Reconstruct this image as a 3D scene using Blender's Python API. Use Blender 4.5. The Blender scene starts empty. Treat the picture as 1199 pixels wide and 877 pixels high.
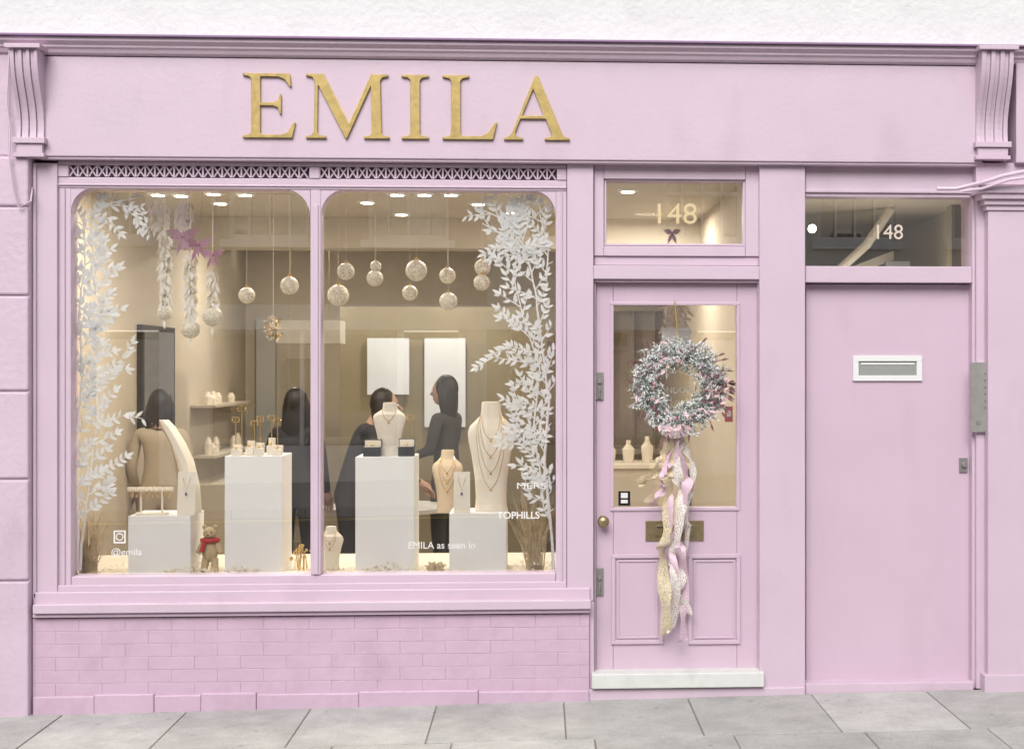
import bpy, bmesh, math, random
from mathutils import Vector, Matrix
R = random.Random(11)
scene = bpy.context.scene
# ------------------------------------------------------------------ camera / survey geometry
F = 1640.0; PX = 715.0; PY = 430.0; TH = math.atan(0.0508)
CT, ST = math.cos(TH), math.sin(TH)
u6 = (600-PX)/F; t6 = 7.29
D = t6*(CT-u6*ST); CX = -t6*(ST+u6*CT); CZ = 1.77
def W(px, py, y=0.0):
    u = (px-PX)/F; v = (PY-py)/F
    t = (y+D)/(CT-u*ST)
    return (CX+t*(ST+u*CT), y, CZ+t*v)
def wx(px, y=0.0): return W(px, 430, y)[0]
def wz(py, px=600, y=0.0): return W(px, py, y)[2]
SL = 0.0135
def gz(x): return .04+SL*x
# ------------------------------------------------------------------ materials
MATS = {}
def mat(name, col, rough=0.6, metal=0.0, var=0.06, vs=3.0, bump=0.0, bs=60.0, spec=0.5, emit=None, es=0, dirt=None):
    if name in MATS: return MATS[name]
    m = bpy.data.materials.new(name); m.use_nodes = True
    nt = m.node_tree; b = nt.nodes['Principled BSDF']
    tc = nt.nodes.new('ShaderNodeTexCoord')
    b.inputs['Roughness'].default_value = rough
    b.inputs['Metallic'].default_value = metal
    b.inputs['Specular IOR Level'].default_value = spec
    n = nt.nodes.new('ShaderNodeTexNoise'); n.inputs['Scale'].default_value = vs
    n.inputs['Detail'].default_value = 6; n.inputs['Roughness'].default_value = 0.65
    nt.links.new(tc.outputs['Object'], n.inputs['Vector'])
    cr = nt.nodes.new('ShaderNodeValToRGB')
    lo = tuple(c*(1-var) for c in col)+(1,); hi = tuple(min(1, c*(1+var)) for c in col)+(1,)
    cr.color_ramp.elements[0].position = 0.3; cr.color_ramp.elements[0].color = lo
    cr.color_ramp.elements[1].position = 0.7; cr.color_ramp.elements[1].color = hi
    nt.links.new(n.outputs['Fac'], cr.inputs['Fac'])
    out = cr.outputs['Color']
    if dirt:
        n3 = nt.nodes.new('ShaderNodeTexNoise'); n3.inputs['Scale'].default_value = dirt[1]; n3.inputs['Detail'].default_value = 8
        mp = nt.nodes.new('ShaderNodeMapping'); mp.inputs['Scale'].default_value = (1, 1, dirt[3])
        nt.links.new(tc.outputs['Object'], mp.inputs['Vector']); nt.links.new(mp.outputs['Vector'], n3.inputs['Vector'])
        r3 = nt.nodes.new('ShaderNodeValToRGB')
        r3.color_ramp.elements[0].position = 0.56; r3.color_ramp.elements[0].color = (0,0,0,1)
        r3.color_ramp.elements[1].position = 0.8; r3.color_ramp.elements[1].color = (dirt[2],)*3+(1,)
        nt.links.new(n3.outputs['Fac'], r3.inputs['Fac'])
        mx = nt.nodes.new('ShaderNodeMix'); mx.data_type = 'RGBA'
        nt.links.new(r3.outputs['Color'], mx.inputs['Factor'])
        nt.links.new(out, mx.inputs['A']); mx.inputs['B'].default_value = tuple(dirt[0])+(1,)
        out = mx.outputs['Result']
    nt.links.new(out, b.inputs['Base Color'])
    if bump > 0:
        n2 = nt.nodes.new('ShaderNodeTexNoise'); n2.inputs['Scale'].default_value = bs; n2.inputs['Detail'].default_value = 5
        nt.links.new(tc.outputs['Object'], n2.inputs['Vector'])
        bp = nt.nodes.new('ShaderNodeBump'); bp.inputs['Strength'].default_value = bump; bp.inputs['Distance'].default_value = 0.01
        nt.links.new(n2.outputs['Fac'], bp.inputs['Height']); nt.links.new(bp.outputs['Normal'], b.inputs['Normal'])
    if emit:
        b.inputs['Emission Color'].default_value = tuple(emit)+(1,); b.inputs['Emission Strength'].default_value = es
    MATS[name] = m
    return m
def glassmat(name, base=0.09, tint=(0.99, 0.99, 0.985)):
    m = bpy.data.materials.new(name); m.use_nodes = True; nt = m.node_tree; nt.nodes.clear()
    o = nt.nodes.new('ShaderNodeOutputMaterial'); mx = nt.nodes.new('ShaderNodeMixShader')
    tr = nt.nodes.new('ShaderNodeBsdfTransparent'); tr.inputs['Color'].default_value = tint+(1,)
    gl = nt.nodes.new('ShaderNodeBsdfGlossy'); gl.inputs['Roughness'].default_value = 0.0
    lw = nt.nodes.new('ShaderNodeLayerWeight'); lw.inputs['Blend'].default_value = 0.5
    p = nt.nodes.new('ShaderNodeMath'); p.operation = 'POWER'; p.inputs[1].default_value = 4
    a = nt.nodes.new('ShaderNodeMath'); a.operation = 'MULTIPLY_ADD'; a.inputs[1].default_value = 0.8; a.inputs[2].default_value = base
    nt.links.new(lw.outputs['Facing'], p.inputs[0]); nt.links.new(p.outputs[0], a.inputs[0])
    nt.links.new(a.outputs[0], mx.inputs[0]); nt.links.new(tr.outputs[0], mx.inputs[1]); nt.links.new(gl.outputs[0], mx.inputs[2])
    nt.links.new(mx.outputs[0], o.inputs['Surface'])
    return m
PINK = (0.60, 0.470, 0.560)
pink = mat('pink_paint', PINK, 0.45, var=0.03, vs=2.2, bump=0.14, bs=35, dirt=((0.48, 0.36, 0.44), 5, 0.4, 0.4))
pink_stone = mat('pink_masonry_paint', (0.60, 0.465, 0.558), 0.6, var=0.05, vs=3, bump=0.4, bs=30, dirt=((0.44, 0.33, 0.40), 6, 0.45, 0.4))
pink_brick = mat('pink_glazed_brick', (0.565, 0.405, 0.515), 0.42, var=0.05, vs=6, bump=0.3, bs=25, dirt=((0.40, 0.29, 0.36), 8, 0.5, 0.6))
pink_door = mat('pink_door_paint', (0.585, 0.445, 0.54), 0.4, var=0.03, vs=1.6, bump=0.1, bs=30, dirt=((0.48, 0.36, 0.44), 4, 0.4, 0.3))
white_wall = mat('white_stucco', (0.70, 0.70, 0.70), 0.75, var=0.04, vs=4, bump=0.5, bs=30, dirt=((0.55, 0.55, 0.55), 7, 0.4, 1))
white_p = mat('white_paint', (0.74, 0.74, 0.73), 0.5, var=0.02)
gold = mat('gold_leaf', (0.46, 0.335, 0.12), 0.45, 0.3, var=0.2, vs=25, bump=0.1)
brass = mat('aged_brass', (0.38, 0.30, 0.17), 0.38, 0.8, var=0.2, vs=30)
steel = mat('brushed_steel', (0.42, 0.41, 0.39), 0.45, 0.6, var=0.1, vs=20)
steel_d = mat('dull_grey_metal', (0.29, 0.28, 0.27), 0.5, 0.5, var=0.1, vs=20)
dark = mat('dark_void', (0.05, 0.035, 0.045), 0.8)
cream = mat('cream_velvet', (0.80, 0.74, 0.63), 0.9, var=0.04, vs=8, bump=0.1, bs=200)
beige_w = mat('beige_wall', (0.58, 0.515, 0.41), 0.8, var=0.05)
olive_w = mat('olive_wall', (0.25, 0.215, 0.14), 0.7, var=0.08)
ceil_m = mat('ceiling_paint', (0.60, 0.55, 0.46), 0.8)
wood = mat('wood_floor', (0.30, 0.24, 0.17), 0.4, var=0.2, vs=6)
black = mat('black_cloth', (0.022, 0.02, 0.022), 0.85)
black_g = mat('black_gloss', (0.02, 0.02, 0.022), 0.2)
hairm = mat('dark_hair', (0.014, 0.010, 0.009), 0.45, bump=0.4, bs=120)
skinm = mat('skin', (0.42, 0.26, 0.19), 0.5, var=0.04)
red = mat('red_fabric', (0.5, 0.03, 0.03), 0.7)
glass = glassmat('shop_glass', 0.21)
glass2 = glassmat('door_glass', 0.21)
glass_op = glassmat('opposite_glass', 0.3, (0.3, 0.3, 0.3))
# ------------------------------------------------------------------ mesh builder
class MB:
    def __init__(s): s.v = []; s.f = []; s.m = []
    def poly(s, pts, m=0):
        i = len(s.v); s.v += [tuple(p) for p in pts]; s.f.append(tuple(range(i, i+len(pts)))); s.m.append(m)
    def box(s, x0, x1, y0, y1, z0, z1, m=0):
        i = len(s.v)
        s.v += [(x0,y0,z0),(x1,y0,z0),(x1,y1,z0),(x0,y1,z0),(x0,y0,z1),(x1,y0,z1),(x1,y1,z1),(x0,y1,z1)]
        for f in ((0,3,2,1),(4,5,6,7),(0,1,5,4),(1,2,6,5),(2,3,7,6),(3,0,4,7)):
            s.f.append(tuple(i+k for k in f)); s.m.append(m)
    def pb(s, a, b, c, d, yf, yb, m=0, at=None):
        at = (a+c)/2 if at is None else at
        s.box(wx(a, yf), wx(c, yf), yf, yb, wz(d, at, yf), wz(b, at, yf), m)
    def ring(s, a, b, c, d, w, yf, yb, m=0):
        at = (a+c)/2
        s.pb(a, b, c, b+w, yf, yb, m, at); s.pb(a, d-w, c, d, yf, yb, m, at)
        s.pb(a, b+w, a+w, d-w, yf, yb, m, at); s.pb(c-w, b+w, c, d-w, yf, yb, m, at)
    def prism(s, pts, ax, a0, a1, m=0):
        n = len(pts); i = len(s.v)
        for a in (a0, a1):
            for p in pts:
                s.v.append((p[0], a, p[1]) if ax == 'y' else ((a, p[0], p[1]) if ax == 'x' else (p[0], p[1], a)))
        s.f.append(tuple(i+k for k in range(n))); s.m.append(m)
        s.f.append(tuple(i+n+k for k in reversed(range(n)))); s.m.append(m)
        for k in range(n):
            k2 = (k+1) % n
            s.f.append((i+k2, i+k, i+n+k, i+n+k2)); s.m.append(m)
    def loft(s, rings, n=20, m=0):
        i = len(s.v)
        for (cx, cy, cz, rx, ry) in rings:
            for k in range(n):
                a = 2*math.pi*k/n
                s.v.append((cx+rx*math.cos(a), cy+ry*math.sin(a), cz))
        for r in range(len(rings)-1):
            for k in range(n):
                k2 = (k+1) % n
                s.f.append((i+r*n+k, i+r*n+k2, i+(r+1)*n+k2, i+(r+1)*n+k)); s.m.append(m)
        s.f.append(tuple(i+k for k in reversed(range(n)))); s.m.append(m)
        l = len(rings)-1
        s.f.append(tuple(i+l*n+k for k in range(n))); s.m.append(m)
    def tube(s, pts, r, n=6, m=0):
        rs = r if isinstance(r, (list, tuple)) else [r]*len(pts)
        P = [Vector(p) for p in pts]; i = len(s.v)
        for j, p in enumerate(P):
            d = (P[min(j+1, len(P)-1)]-P[max(j-1, 0)])
            if d.length < 1e-9: d = Vector((0, 0, 1))
            d.normalize()
            a = d.cross(Vector((0.13, 1, 0.21))).normalized(); b = d.cross(a)
            for k in range(n):
                t = 2*math.pi*k/n
                s.v.append(tuple(p+(a*math.cos(t)+b*math.sin(t))*rs[j]))
        for j in range(len(P)-1):
            for k in range(n):
                k2 = (k+1) % n
                s.f.append((i+j*n+k, i+j*n+k2, i+(j+1)*n+k2, i+(j+1)*n+k)); s.m.append(m)
        s.f.append(tuple(i+k for k in range(n))); s.m.append(m)
        s.f.append(tuple(i+(len(P)-1)*n+k for k in range(n))); s.m.append(m)
    def sph(s, c, r, seg=18, rg=10, m=0):
        rx, ry, rz = r if isinstance(r, (list, tuple)) else (r, r, r)
        rings = []
        for j in range(rg+1):
            a = -math.pi/2+math.pi*j/rg
            k = max(math.cos(a), 0.02)
            rings.append((c[0], c[1], c[2]+rz*math.sin(a), rx*k, ry*k))
        s.loft(rings, seg, m)
    def leaf(s, base, dirv, L, wd, nrm, m=0):
        d = Vector(dirv).normalized(); sd = d.cross(Vector(nrm)).normalized(); b = Vector(base)
        pts = [b, b+d*L*.3+sd*wd*.5, b+d*L*.62+sd*wd*.42, b+d*L, b+d*L*.62-sd*wd*.42, b+d*L*.3-sd*wd*.5]
        s.poly(pts, m)
    def obj(s, name, mats, parent=None, smooth=False, bevel=0, recalc=True):
        me = bpy.data.meshes.new(name); me.from_pydata(s.v, [], s.f)
        for mm in (mats if isinstance(mats, (list, tuple)) else [mats]): me.materials.append(mm)
        me.polygons.foreach_set('material_index', s.m); me.update()
        if recalc:
            bm = bmesh.new(); bm.from_mesh(me); bmesh.ops.recalc_face_normals(bm, faces=bm.faces); bm.to_mesh(me); bm.free()
        o = bpy.data.objects.new(name, me); scene.collection.objects.link(o)
        if smooth:
            me.polygons.foreach_set('use_smooth', [True]*len(me.polygons))
            try: me.set_sharp_from_angle(angle=math.radians(45))
            except Exception: pass
        if bevel:
            bv = o.modifiers.new('b', 'BEVEL'); bv.width = bevel; bv.segments = 2; bv.limit_method = 'ANGLE'; bv.angle_limit = math.radians(40)
        if parent: o.parent = parent
        return o
def empty(name):
    e = bpy.data.objects.new(name, None); scene.collection.objects.link(e); return e

# ================================================================== SHOP BUILDING
shop = empty('shop_building')
b = MB()
yb0, yb1 = 0.10, 0.32
def zz(py): return wz(py, 600, 0)
X = lambda p: wx(p, 0.1)
b.box(X(-40), X(70), yb0, yb1, -0.3, zz(60))
b.box(X(664), X(697), yb0, yb1, -0.3, zz(190))
b.box(X(888), X(942), yb0, yb1, -0.3, zz(190))
b.box(X(1140), X(1290), yb0, yb1, -0.3, zz(60))
b.box(X(70), X(1140), yb0, yb1, zz(205), zz(60))
b.box(X(70), X(664), yb0, yb1, -0.3, zz(690))
b.obj('masonry', pink_stone, shop)
b = MB()
zt = zz(52)
ux0, ux1 = wx(-30)-0.6, wx(1290)+0.6
b.box(ux0, ux1, 0.0, 0.3, zt, zt+0.75)
b.box(ux0, ux1, 0.0, 0.3, zt+2.35, zt+3.4); b.box(ux0, ux1, 0.0, 0.3, zt+4.9, zt+5.8)
ws = [(-2.2, -1.2), (-0.4, 0.6), (1.5, 2.5)]
xs = [ux0]+[q for w_ in ws for q in w_]+[ux1]
for k in range(0, len(xs), 2):
    b.box(xs[k], xs[k+1], 0.0, 0.3, zt+0.75, zt+2.35); b.box(xs[k], xs[k+1], 0.0, 0.3, zt+3.4, zt+4.9)
b.box(ux0, ux1, -0.15, 0.35, zt+5.8, zt+6.0)
b.box(ux0, ux1, 0.3, 7.6, zt+5.6, zt+5.78)
b.obj('upper_wall', white_wall, shop)
b = MB(); g = MB()
for (a, c) in ws:
    for z in (zt+0.75, zt+3.4):
        h = 1.6 if z < zt+2 else 1.5
        b.box(a, a+.06, .1, .18, z, z+h); b.box(c-.06, c, .1, .18, z, z+h)
        b.box(a+.06, c-.06, .1, .18, z, z+.07); b.box(a+.06, c-.06, .1, .18, z+h-.07, z+h); b.box(a+.06, c-.06, .09, .17, z+h/2-.03, z+h/2+.03)
        b.box((a+c)/2-.015, (a+c)/2+.015, .11, .15, z+.07, z+h-.07); b.box(a-.05, c+.05, -.06, .1, z-.09, z-.002)
        g.box(a+.06, c-.06, .155, .16, z+.07, z+h-.07)
b.obj('sash_windows', white_p, shop, bevel=.004); g.obj('upper_panes', glass_op, shop)
b = MB()
b.pb(48, 72, 1150, 187, -0.08, 0.10, at=600)
b.pb(46, 186.2, 1152, 190.5, -0.070, 0.10, at=600)
b.obj('fascia_board', pink, shop, bevel=.004)
b = MB()
prof = [(-.08, 69), (-.10, 67), (-.108, 63), (-.12, 61), (-.12, 58.5), (-.145, 55), (-.145, 50.5)]
x0, x1 = wx(-40, -.15), wx(1290, -.15)
pts = [(.05, wz(69, 600, -.1))]+[(y, wz(p, 600, -.12)) for y, p in prof]+[(.05, wz(50.5, 600, -.12))]
b.prism(pts, 'x', x0, x1)
b.obj('cornice', pink, shop, bevel=.002)
b = MB(); b.box(x0, x1, -.165, .05, wz(50.3, 600, -.12), wz(48.0, 600, -.12)); b.obj('lead_flashing', mat('flashing', (0.30, 0.19, 0.32), .6), shop, bevel=.002)
def bracket(a, c, top, mid, bot, sy=1.0):
    b = MB(); n = 7
    at = (a+c)/2
    ztop, zm, zb = wz(top, at, -.14), wz(mid, at, -.14), wz(bot, at, -.14)
    def prof(off):
        o = []
        H = ztop-zm
        for k in range(15):
            t = k/14
            y = -.10 - .095*(1-t)**1.3*1 - .016*math.sin(t*math.pi*2) + off
            o.append((y, ztop-H*t))
        return o
    XA, XC = wx(a, -.15), wx(c, -.15); w_ = (XC-XA)/n
    for k in range(n):
        off = 0 if k % 2 == 0 else .010
        p = [(.05, ztop)]+prof(off)+[(.05, zm)]
        b.prism(p, 'x', XA+w_*k+(.0015 if k else 0), XA+w_*(k+1))
    b.box(XA-.012, XC+.012, -.125, .05, zm-.03, zm-.001)
    b.box(XA+.003, XC-.003, -.112, .05, zb+.02, zm-.031)
    b.box(XA-.008, XC+.008, -.12, .05, zb, zb+.019)
    b.box(XA-.02, XC+.02, -.215, .05, ztop+.001, ztop+.022)
    b.obj('console_bracket', pink, shop, smooth=False, bevel=.002)
bracket(15, 47, 60, 160, 183); bracket(1147, 1184, 62, 165, 186)
b = MB()
js = [183, 242, 346, 458, 561, 680, 835+40]
for k in range(len(js)-1):
    b.pb(-40, js[k]+1.0, 33, js[k+1]-1.0, -0.095, .1, at=20)
b.pb(-40, 60, 12, 183, -.085, .1, at=0)
b.obj('rusticated_pilaster', pink_stone, shop, bevel=.010)
b = MB(); b.pb(-40, 60, 34.5, 880, -.080, .1, at=20); b.obj('pilaster_core', pink_stone, shop)
b = MB()
b.pb(36, 191, 67, 700, -.03, .1, at=60)
b.pb(38, 191, 42, 700, -.045, -.028, at=60)
b.pb(664, 191, 695, 704, -.03, .1, at=680)
b.pb(690, 704.5, 695.6, 812, -.028, .1, at=690)
b.pb(67.5, 191, 663.5, 195, -.02, .1, at=370)
b.pb(67.5, 209.5, 663.5, 222, -.012, .1, at=370)
b.pb(67.5, 195.3, 80, 209.2, -.018, .1, at=370); b.pb(652, 195.3, 663.5, 209.2, -.018, .1, at=370)
b.pb(362, 195.3, 374, 209.2, -.018, .1, at=370)
b.pb(67.5, 222.4, 83, 690, -.008, .1, at=370); b.pb(651, 222.4, 663.5, 690, -.008, .1, at=370)
b.pb(83.4, 673, 650.6, 690, -.004, .1, at=370)
b.pb(67.5, 683, 663.5, 690.5, -.025, -.0045, at=370)
b.obj('window_frame', pink, shop, bevel=.004)
b = MB()
b.pb(363.5, 222.4, 375.5, 672.6, -.0095, .09, at=370)
b.pb(366.5, 240, 372.5, 672.4, -.018, -.010, at=370)
b.pb(74, 222.4, 76, 682.5, -.016, -.0085, at=370); b.pb(656.5, 222.4, 658.5, 682.5, -.016, -.0085, at=370)
b.pb(67.5, 217, 663.5, 219, -.02, -.0125, at=370)
b.obj('mullion', pink, shop, bevel=.003)
b = MB()
def spand(cx, cy, rx, ry, sx):
    pts = [(cx, cy)]
    for k in range(13):
        a = math.pi/2*k/12
        px = cx+sx*rx*(1-math.sin(a)); py = cy+ry*(1-math.cos(a))
        pts.append((px, py))
    q = [(wx(p[0], -.004), wz(p[1], 370, -.004)) for p in pts]
    b.prism(q, 'y', -.006, .085)
spand(83.2, 222.2, 26, 28, 1); spand(650.8, 222.2, 26, 30, -1)
spand(363.2, 222.2, 30, 32, -1); spand(375.8, 222.2, 28, 30, 1)
b.obj('arched_corners', pink, shop)
b = MB()
for (a, c) in ((80.3, 361.7), (374.3, 651.7)):
    nn = 25
    w_ = (c-a)/nn
    zA, zB = wz(208.9, 370, -.005), wz(195.6, 370, -.005)
    for k in range(nn):
        xa, xb = wx(a+w_*k, -.005), wx(a+w_*(k+1), -.005)
        t = .0085
        b.prism([(xa, zA), (xa+t, zA), (xb, zB), (xb-t, zB)], 'y', -.006, .0)
        b.prism([(xb-t, zA), (xb, zA), (xa+t, zB), (xa, zB)], 'y', -.009, -.003)
        b.box(xa-.004, xa+.004, -.0115, .001, zA, zB)
b.obj('vent_grille', pink, shop)
b = MB(); b.pb(80, 195, 652, 209.4, .018, .04, at=370); b.obj('vent_void', mat('vent_dark', (.16, .11, .14), .8), shop)
b = MB()
b.pb(38, 705, 692, 716, -.095, .1, at=366); b.pb(38, 716.3, 691, 720.5, -.075, .1, at=366); b.pb(38.5, 690.8, 691, 704.7, -.045, .1, at=366)
b.obj('window_sill', pink, shop, bevel=.005)
b = MB()
yF = -.05; rows = 6
zT = wz(721.5, 366, yF); zBt = wz(812, 366, yF); rh = (zT-zBt)/rows
xa, xb = wx(38, yF), wx(690, yF)
bw = .232
for r in range(rows):
    x = xa - (bw/2 if r % 2 else 0)
    while x < xb:
        s0, s1 = max(x, xa), min(x+bw, xb)
        if s1-s0 > .02:
            j = R.uniform(-.0007, .0007)
            b.box(s0+.0004, s1-.0004, yF+j, .0, zT-rh*(r+1)+.0004, zT-rh*r-.0004)
        x += bw
b.obj('glazed_bricks', pink_brick, shop, bevel=.002)
b = MB(); b.box(xa, xb, yF+.0024, .1, -.3, zT); b.obj('brick_mortar', pink_brick, shop)
b = MB()
xs = [38, 110, 180, 235, 300, 420, 560, 690]
for k in range(len(xs)-1):
    z1 = wz(811+(-1 if k % 2 else 1), 366, -.07)
    b.box(wx(xs[k], -.07)+.0006, wx(xs[k+1], -.07)-.0006, -.066-(.004 if k % 2 else 0), .05, -.3, z1)
b.obj('plinth', pink_brick, shop, bevel=.006)
b = MB()
b.pb(695.8, 191, 707, 300, -.002, .1, at=790); b.pb(873, 191, 889, 300, -.002, .1, at=790)
b.pb(707.2, 191, 872.8, 210, -.004, .1, at=790)
b.pb(707.2, 288.5, 872.8, 300, -.004, .1, at=790)
b.pb(695.8, 300.3, 889, 311, .010, .1, at=790)
b.pb(694.5, 311.3, 889, 327, -.022, .1, at=790); b.pb(695.8, 327.3, 889, 331, .0, .1, at=790)
b.pb(695.8, 331.2, 697.5, 786, .01, .1, at=790); b.pb(887.2, 331.2, 889, 786, .01, .1, at=790)
b.obj('door_frame', pink, shop, bevel=.003)
b = MB()
b.ring(707.5, 210.3, 872.5, 288, 2.5, .012, .06)
b.obj('transom_bead', pink, shop, bevel=.002)
b = MB()
b.pb(889.3, 191, 943, 806, -.035, .1, at=916)
b.pb(686, 806, 943, 830, -.050, .0, at=800)
b.obj('door_post', pink, shop, bevel=.005)
b = MB()
b.pb(943.3, 799, 1140, 822, -.03, .1, at=1040)
b.obj('door_threshold', pink_stone, shop, bevel=.005)
b = MB()
b.pb(693, 788, 895, 805.5, -.075, .1, at=794); b.obj('white_doorstep', mat('worn_white_step', (.66, .67, .64), .6, var=.08, vs=9, dirt=((.36,.36,.34), 9, .6, 1)), shop, bevel=.006)
yd = .040
b = MB()
b.pb(698, 332, 718, 785, yd, .095, at=790); b.pb(863, 332, 887, 785, yd, .095, at=790)
b.pb(718.2, 332, 862.8, 357, yd, .095, at=790)
b.pb(718.2, 594, 862.8, 785, yd, .095, at=790)
b.ring(714.5, 353.5, 866.5, 598, 4, yd-.008, yd-.001)
b.obj('shop_door_leaf', pink_door, shop, bevel=.003)
b = MB()
for (a, c) in ((716, 777), (806, 867)):
    b.ring(a, 649, c, 754, 4.5, yd-.013, yd-.0015)
    b.ring(a+6.5, 655.5, c-6.5, 747.5, 2.5, yd-.006, yd-.001)
b.obj('door_panel_moulding', pink_door, shop, bevel=.0035)
b = MB()
b.pb(708, 211, 872, 288, .04, .041, at=790); b.pb(718, 357, 863, 594, yd+.02, yd+.021, at=790)
b.obj('door_glazing', glass2, shop)
b = MB()
b.pb(943.2, 191, 1141, 231, .0, .1, at=1040)
b.pb(943.2, 312, 1138, 331, -.012, .1, at=1040)
b.pb(1138.3, 231.3, 1143, 806, -.004, .1, at=1140)
b.pb(1143.2, 191, 1160, 806, -.03, .1, at=1150)
b.pb(943.2, 222, 1141, 226, -.014, -.0005, at=1040)
b.obj('hall_door_frame', pink, shop, bevel=.003)
b = MB(); b.pb(943.8, 333, 1137.5, 797.5, .055, .098, at=1040); b.obj('hall_door_leaf', pink_door, shop, bevel=.004)
b = MB(); b.pb(943.2, 331.2, 1138.2, 800, .0985, .12, at=1040); b.obj('door_shadow_gap', dark, shop)
b = MB(); b.pb(943.5, 231.5, 1138, 312, .06, .061, at=1040); b.obj('hall_transom_glass', glass2, shop)
b = MB()
b.pb(1157, 247, 1290, 812, -.09, .1, at=1180)
b.pb(1146, 217, 1290, 226, -.15, .1, at=1180); b.pb(1150, 226.3, 1290, 233, -.135, .1, at=1180); b.pb(1153, 233.3, 1290, 240, -.115, .1, at=1180); b.pb(1155, 240.3, 1290, 246.7, -.10, .1, at=1180)
b.pb(1143, 191, 1290, 216.7, -.06, .1, at=1180)
b.pb(1190, 60, 1290, 190.7, -.10, .1, at=1200)
b.pb(1153, 790, 1290, 830, -.105, .1, at=1180)
b.obj('right_pilaster', pink, shop, bevel=.004)
b = MB()
b.tube([W(1097, 221, -.10), W(1120, 221, -.12), W(1150, 214, -.17), W(1175, 206, -.2), W(1215, 198, -.2)], .011, 8)
b.tube([W(1128, 224, -.14), W(1150, 221, -.16), W(1180, 211, -.2), W(1215, 206, -.2)], .008, 8)
b.obj('painted_conduit', pink, shop, smooth=True)
b = MB()
b.tube([W(11, 60, -.1), W(8, 120, -.12), W(12, 150, -.11), W(11, 190, -.125), W(16, 225, -.125), W(22, 243, -.12), W(36, 236, -.1), W(38, 220, -.05)], .005, 6)
b.obj('painted_cable', pink, shop, smooth=True)
b = MB(); b.pb(80, 220, 364, 674, .06, .062, at=370); b.pb(375, 220, 652, 674, .06, .062, at=370); b.obj('display_window_glass', glass, shop)

# ---- interior shell
zd = wz(673, 370, .1)
fl = .12; ce = 2.86
xl, xr = wx(66, .1)-.25, wx(893, .1)
def slab(name, m, *bx, bevel=0):
    b = MB()
    for q in bx: b.box(*q)
    return b.obj(name, m, shop, bevel=bevel)
slab('interior_side_walls', beige_w, (xl-.12, xl-.001, .321, 6, 0, 3), (xr, xr+.1, .321, 6, 0, 3))
slab('interior_back_wall', beige_w, (xl-.12, xr+.1, 6.001, 6.1, 0, 3))
slab('interior_ceiling', ceil_m, (xl-.12, xr+.1, .321, 6.1, ce, ce+.1))
slab('shop_floor', wood, (xl-.12, xr+.1, .321, 6.1, fl-.1, fl))
slab('ceiling_beam', ceil_m, (xl, xr, 3.0, 3.25, ce-.22, ce-.001))
slab('olive_partition', olive_w, (wx(398, 4.6), wx(640, 4.6), 4.6, 4.7, fl, 2.28))
slab('display_deck', mat('deck_cream', (.76, .70, .58), .7), (xl+.0, wx(664, .1), .10, 1.0, zd-.05, zd-.008))
slab('deck_front', cream, (xl, wx(664, .1), .96, .998, fl, zd-.051))
wallpale = mat('pale_joinery', (.60, .54, .44), .6)
# low counter + glass-fronted wall case on the left wall
b = MB()
for z in (1.05, 1.45):
    b.box(xl+.001, xl+.2, 3.9, 5.3, z, z+.02)
    for k in range(6):
        y = R.uniform(3.95, 5.2); h = R.uniform(.05, .14)
        b.loft([(xl+.1, y, z+.021, .03, .03), (xl+.1, y, z+.021+h*.6, .035, .035), (xl+.1, y, z+.021+h, .015, .015)], 10, 1)
b.box(xl+.001, xl+.4, 3.8, 5.5, fl, .85)
b.obj('wall_shelving', [wallpale, cream], shop)
b = MB()
for x in (.42, .62, .82, 1.02, 1.22):
    b.box(x, x+.012, 5.9, 6.0, 1.0, 2.3)
b.box(.3, 1.4, 5.88, 6.0, .95, 1.0); b.box(.3, 1.4, 5.88, 6.0, 2.3, 2.35); b.box(.45, 1.3, 3.6, 4.1, fl, .98)
b.box(.43, 1.32, 3.58, 4.12, .981, 1.01, 1)
for q in range(5):
    x = .55+q*.15; h = R.uniform(.12, .22); b.loft([(x, 3.85, 1.011, .04, .03), (x, 3.85, 1.011+h*.6, .05, .035), (x, 3.85, 1.011+h*.8, .02, .02), (x, 3.85, 1.011+h, .018, .018)], 12, 1)
b.obj('wall_panelling_and_counter', [wallpale, cream], shop)
b = MB(); b.pb(430, 396, 479, 462, 4.55, 4.57); b.pb(497, 396, 545, 500, 4.55, 4.57)
b.obj('reflection_panels', mat('pale_panel_glow', (.62, .66, .70), .4, emit=(.8, .9, 1), es=.14), shop)  # likely a reflection, built as pale panels with a faint added glow
b = MB(); b.pb(300, 372, 322, 560, 5.9, 6.0, m=1); b.pb(336, 420, 372, 600, 5.9, 6.0, m=0); b.pb(640, 400, 690, 560, 5.9, 6.0)
b.obj('back_wall_panels', [mat('tan_panel', (.40, .35, .26), .6), mat('mirror_grey', (.5, .5, .48), .15)], shop)
def ywall(px, xw):
    lo, hi = .2, 6
    for _ in range(40):
        m_ = (lo+hi)/2
        if wx(px, m_) > xw: lo = m_
        else: hi = m_
    return lo
ya_, yb_ = ywall(167, xl+.04), ywall(205, xl+.04)
z0_, z1_ = wz(505, 167, ya_), wz(380, 167, ya_)
scr = MB(); scr.box(xl+.002, xl+.04, ya_, yb_, z0_, z1_); scr.box(xl+.0405, xl+.043, ya_+.04, yb_-.04, z0_+.04, z1_-.04, 1)
scr.obj('wall_screen', [black_g, mat('screen_grey', (.20, .21, .23), .25)])
b = MB(); b.pb(325, 375, 398, 402, 3.6, 3.9); b.tube([W(340, 375, 3.75), (wx(340, 3.75), 3.75, ce-.001)], .004, m=1); b.tube([W(385, 375, 3.75), (wx(385, 3.75), 3.75, ce-.001)], .004, m=1)
b.obj('pendant_lamp', [mat('lamp_shade', (.6, .56, .48), .6, emit=(1, .9, .72), es=.08), brass])
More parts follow.
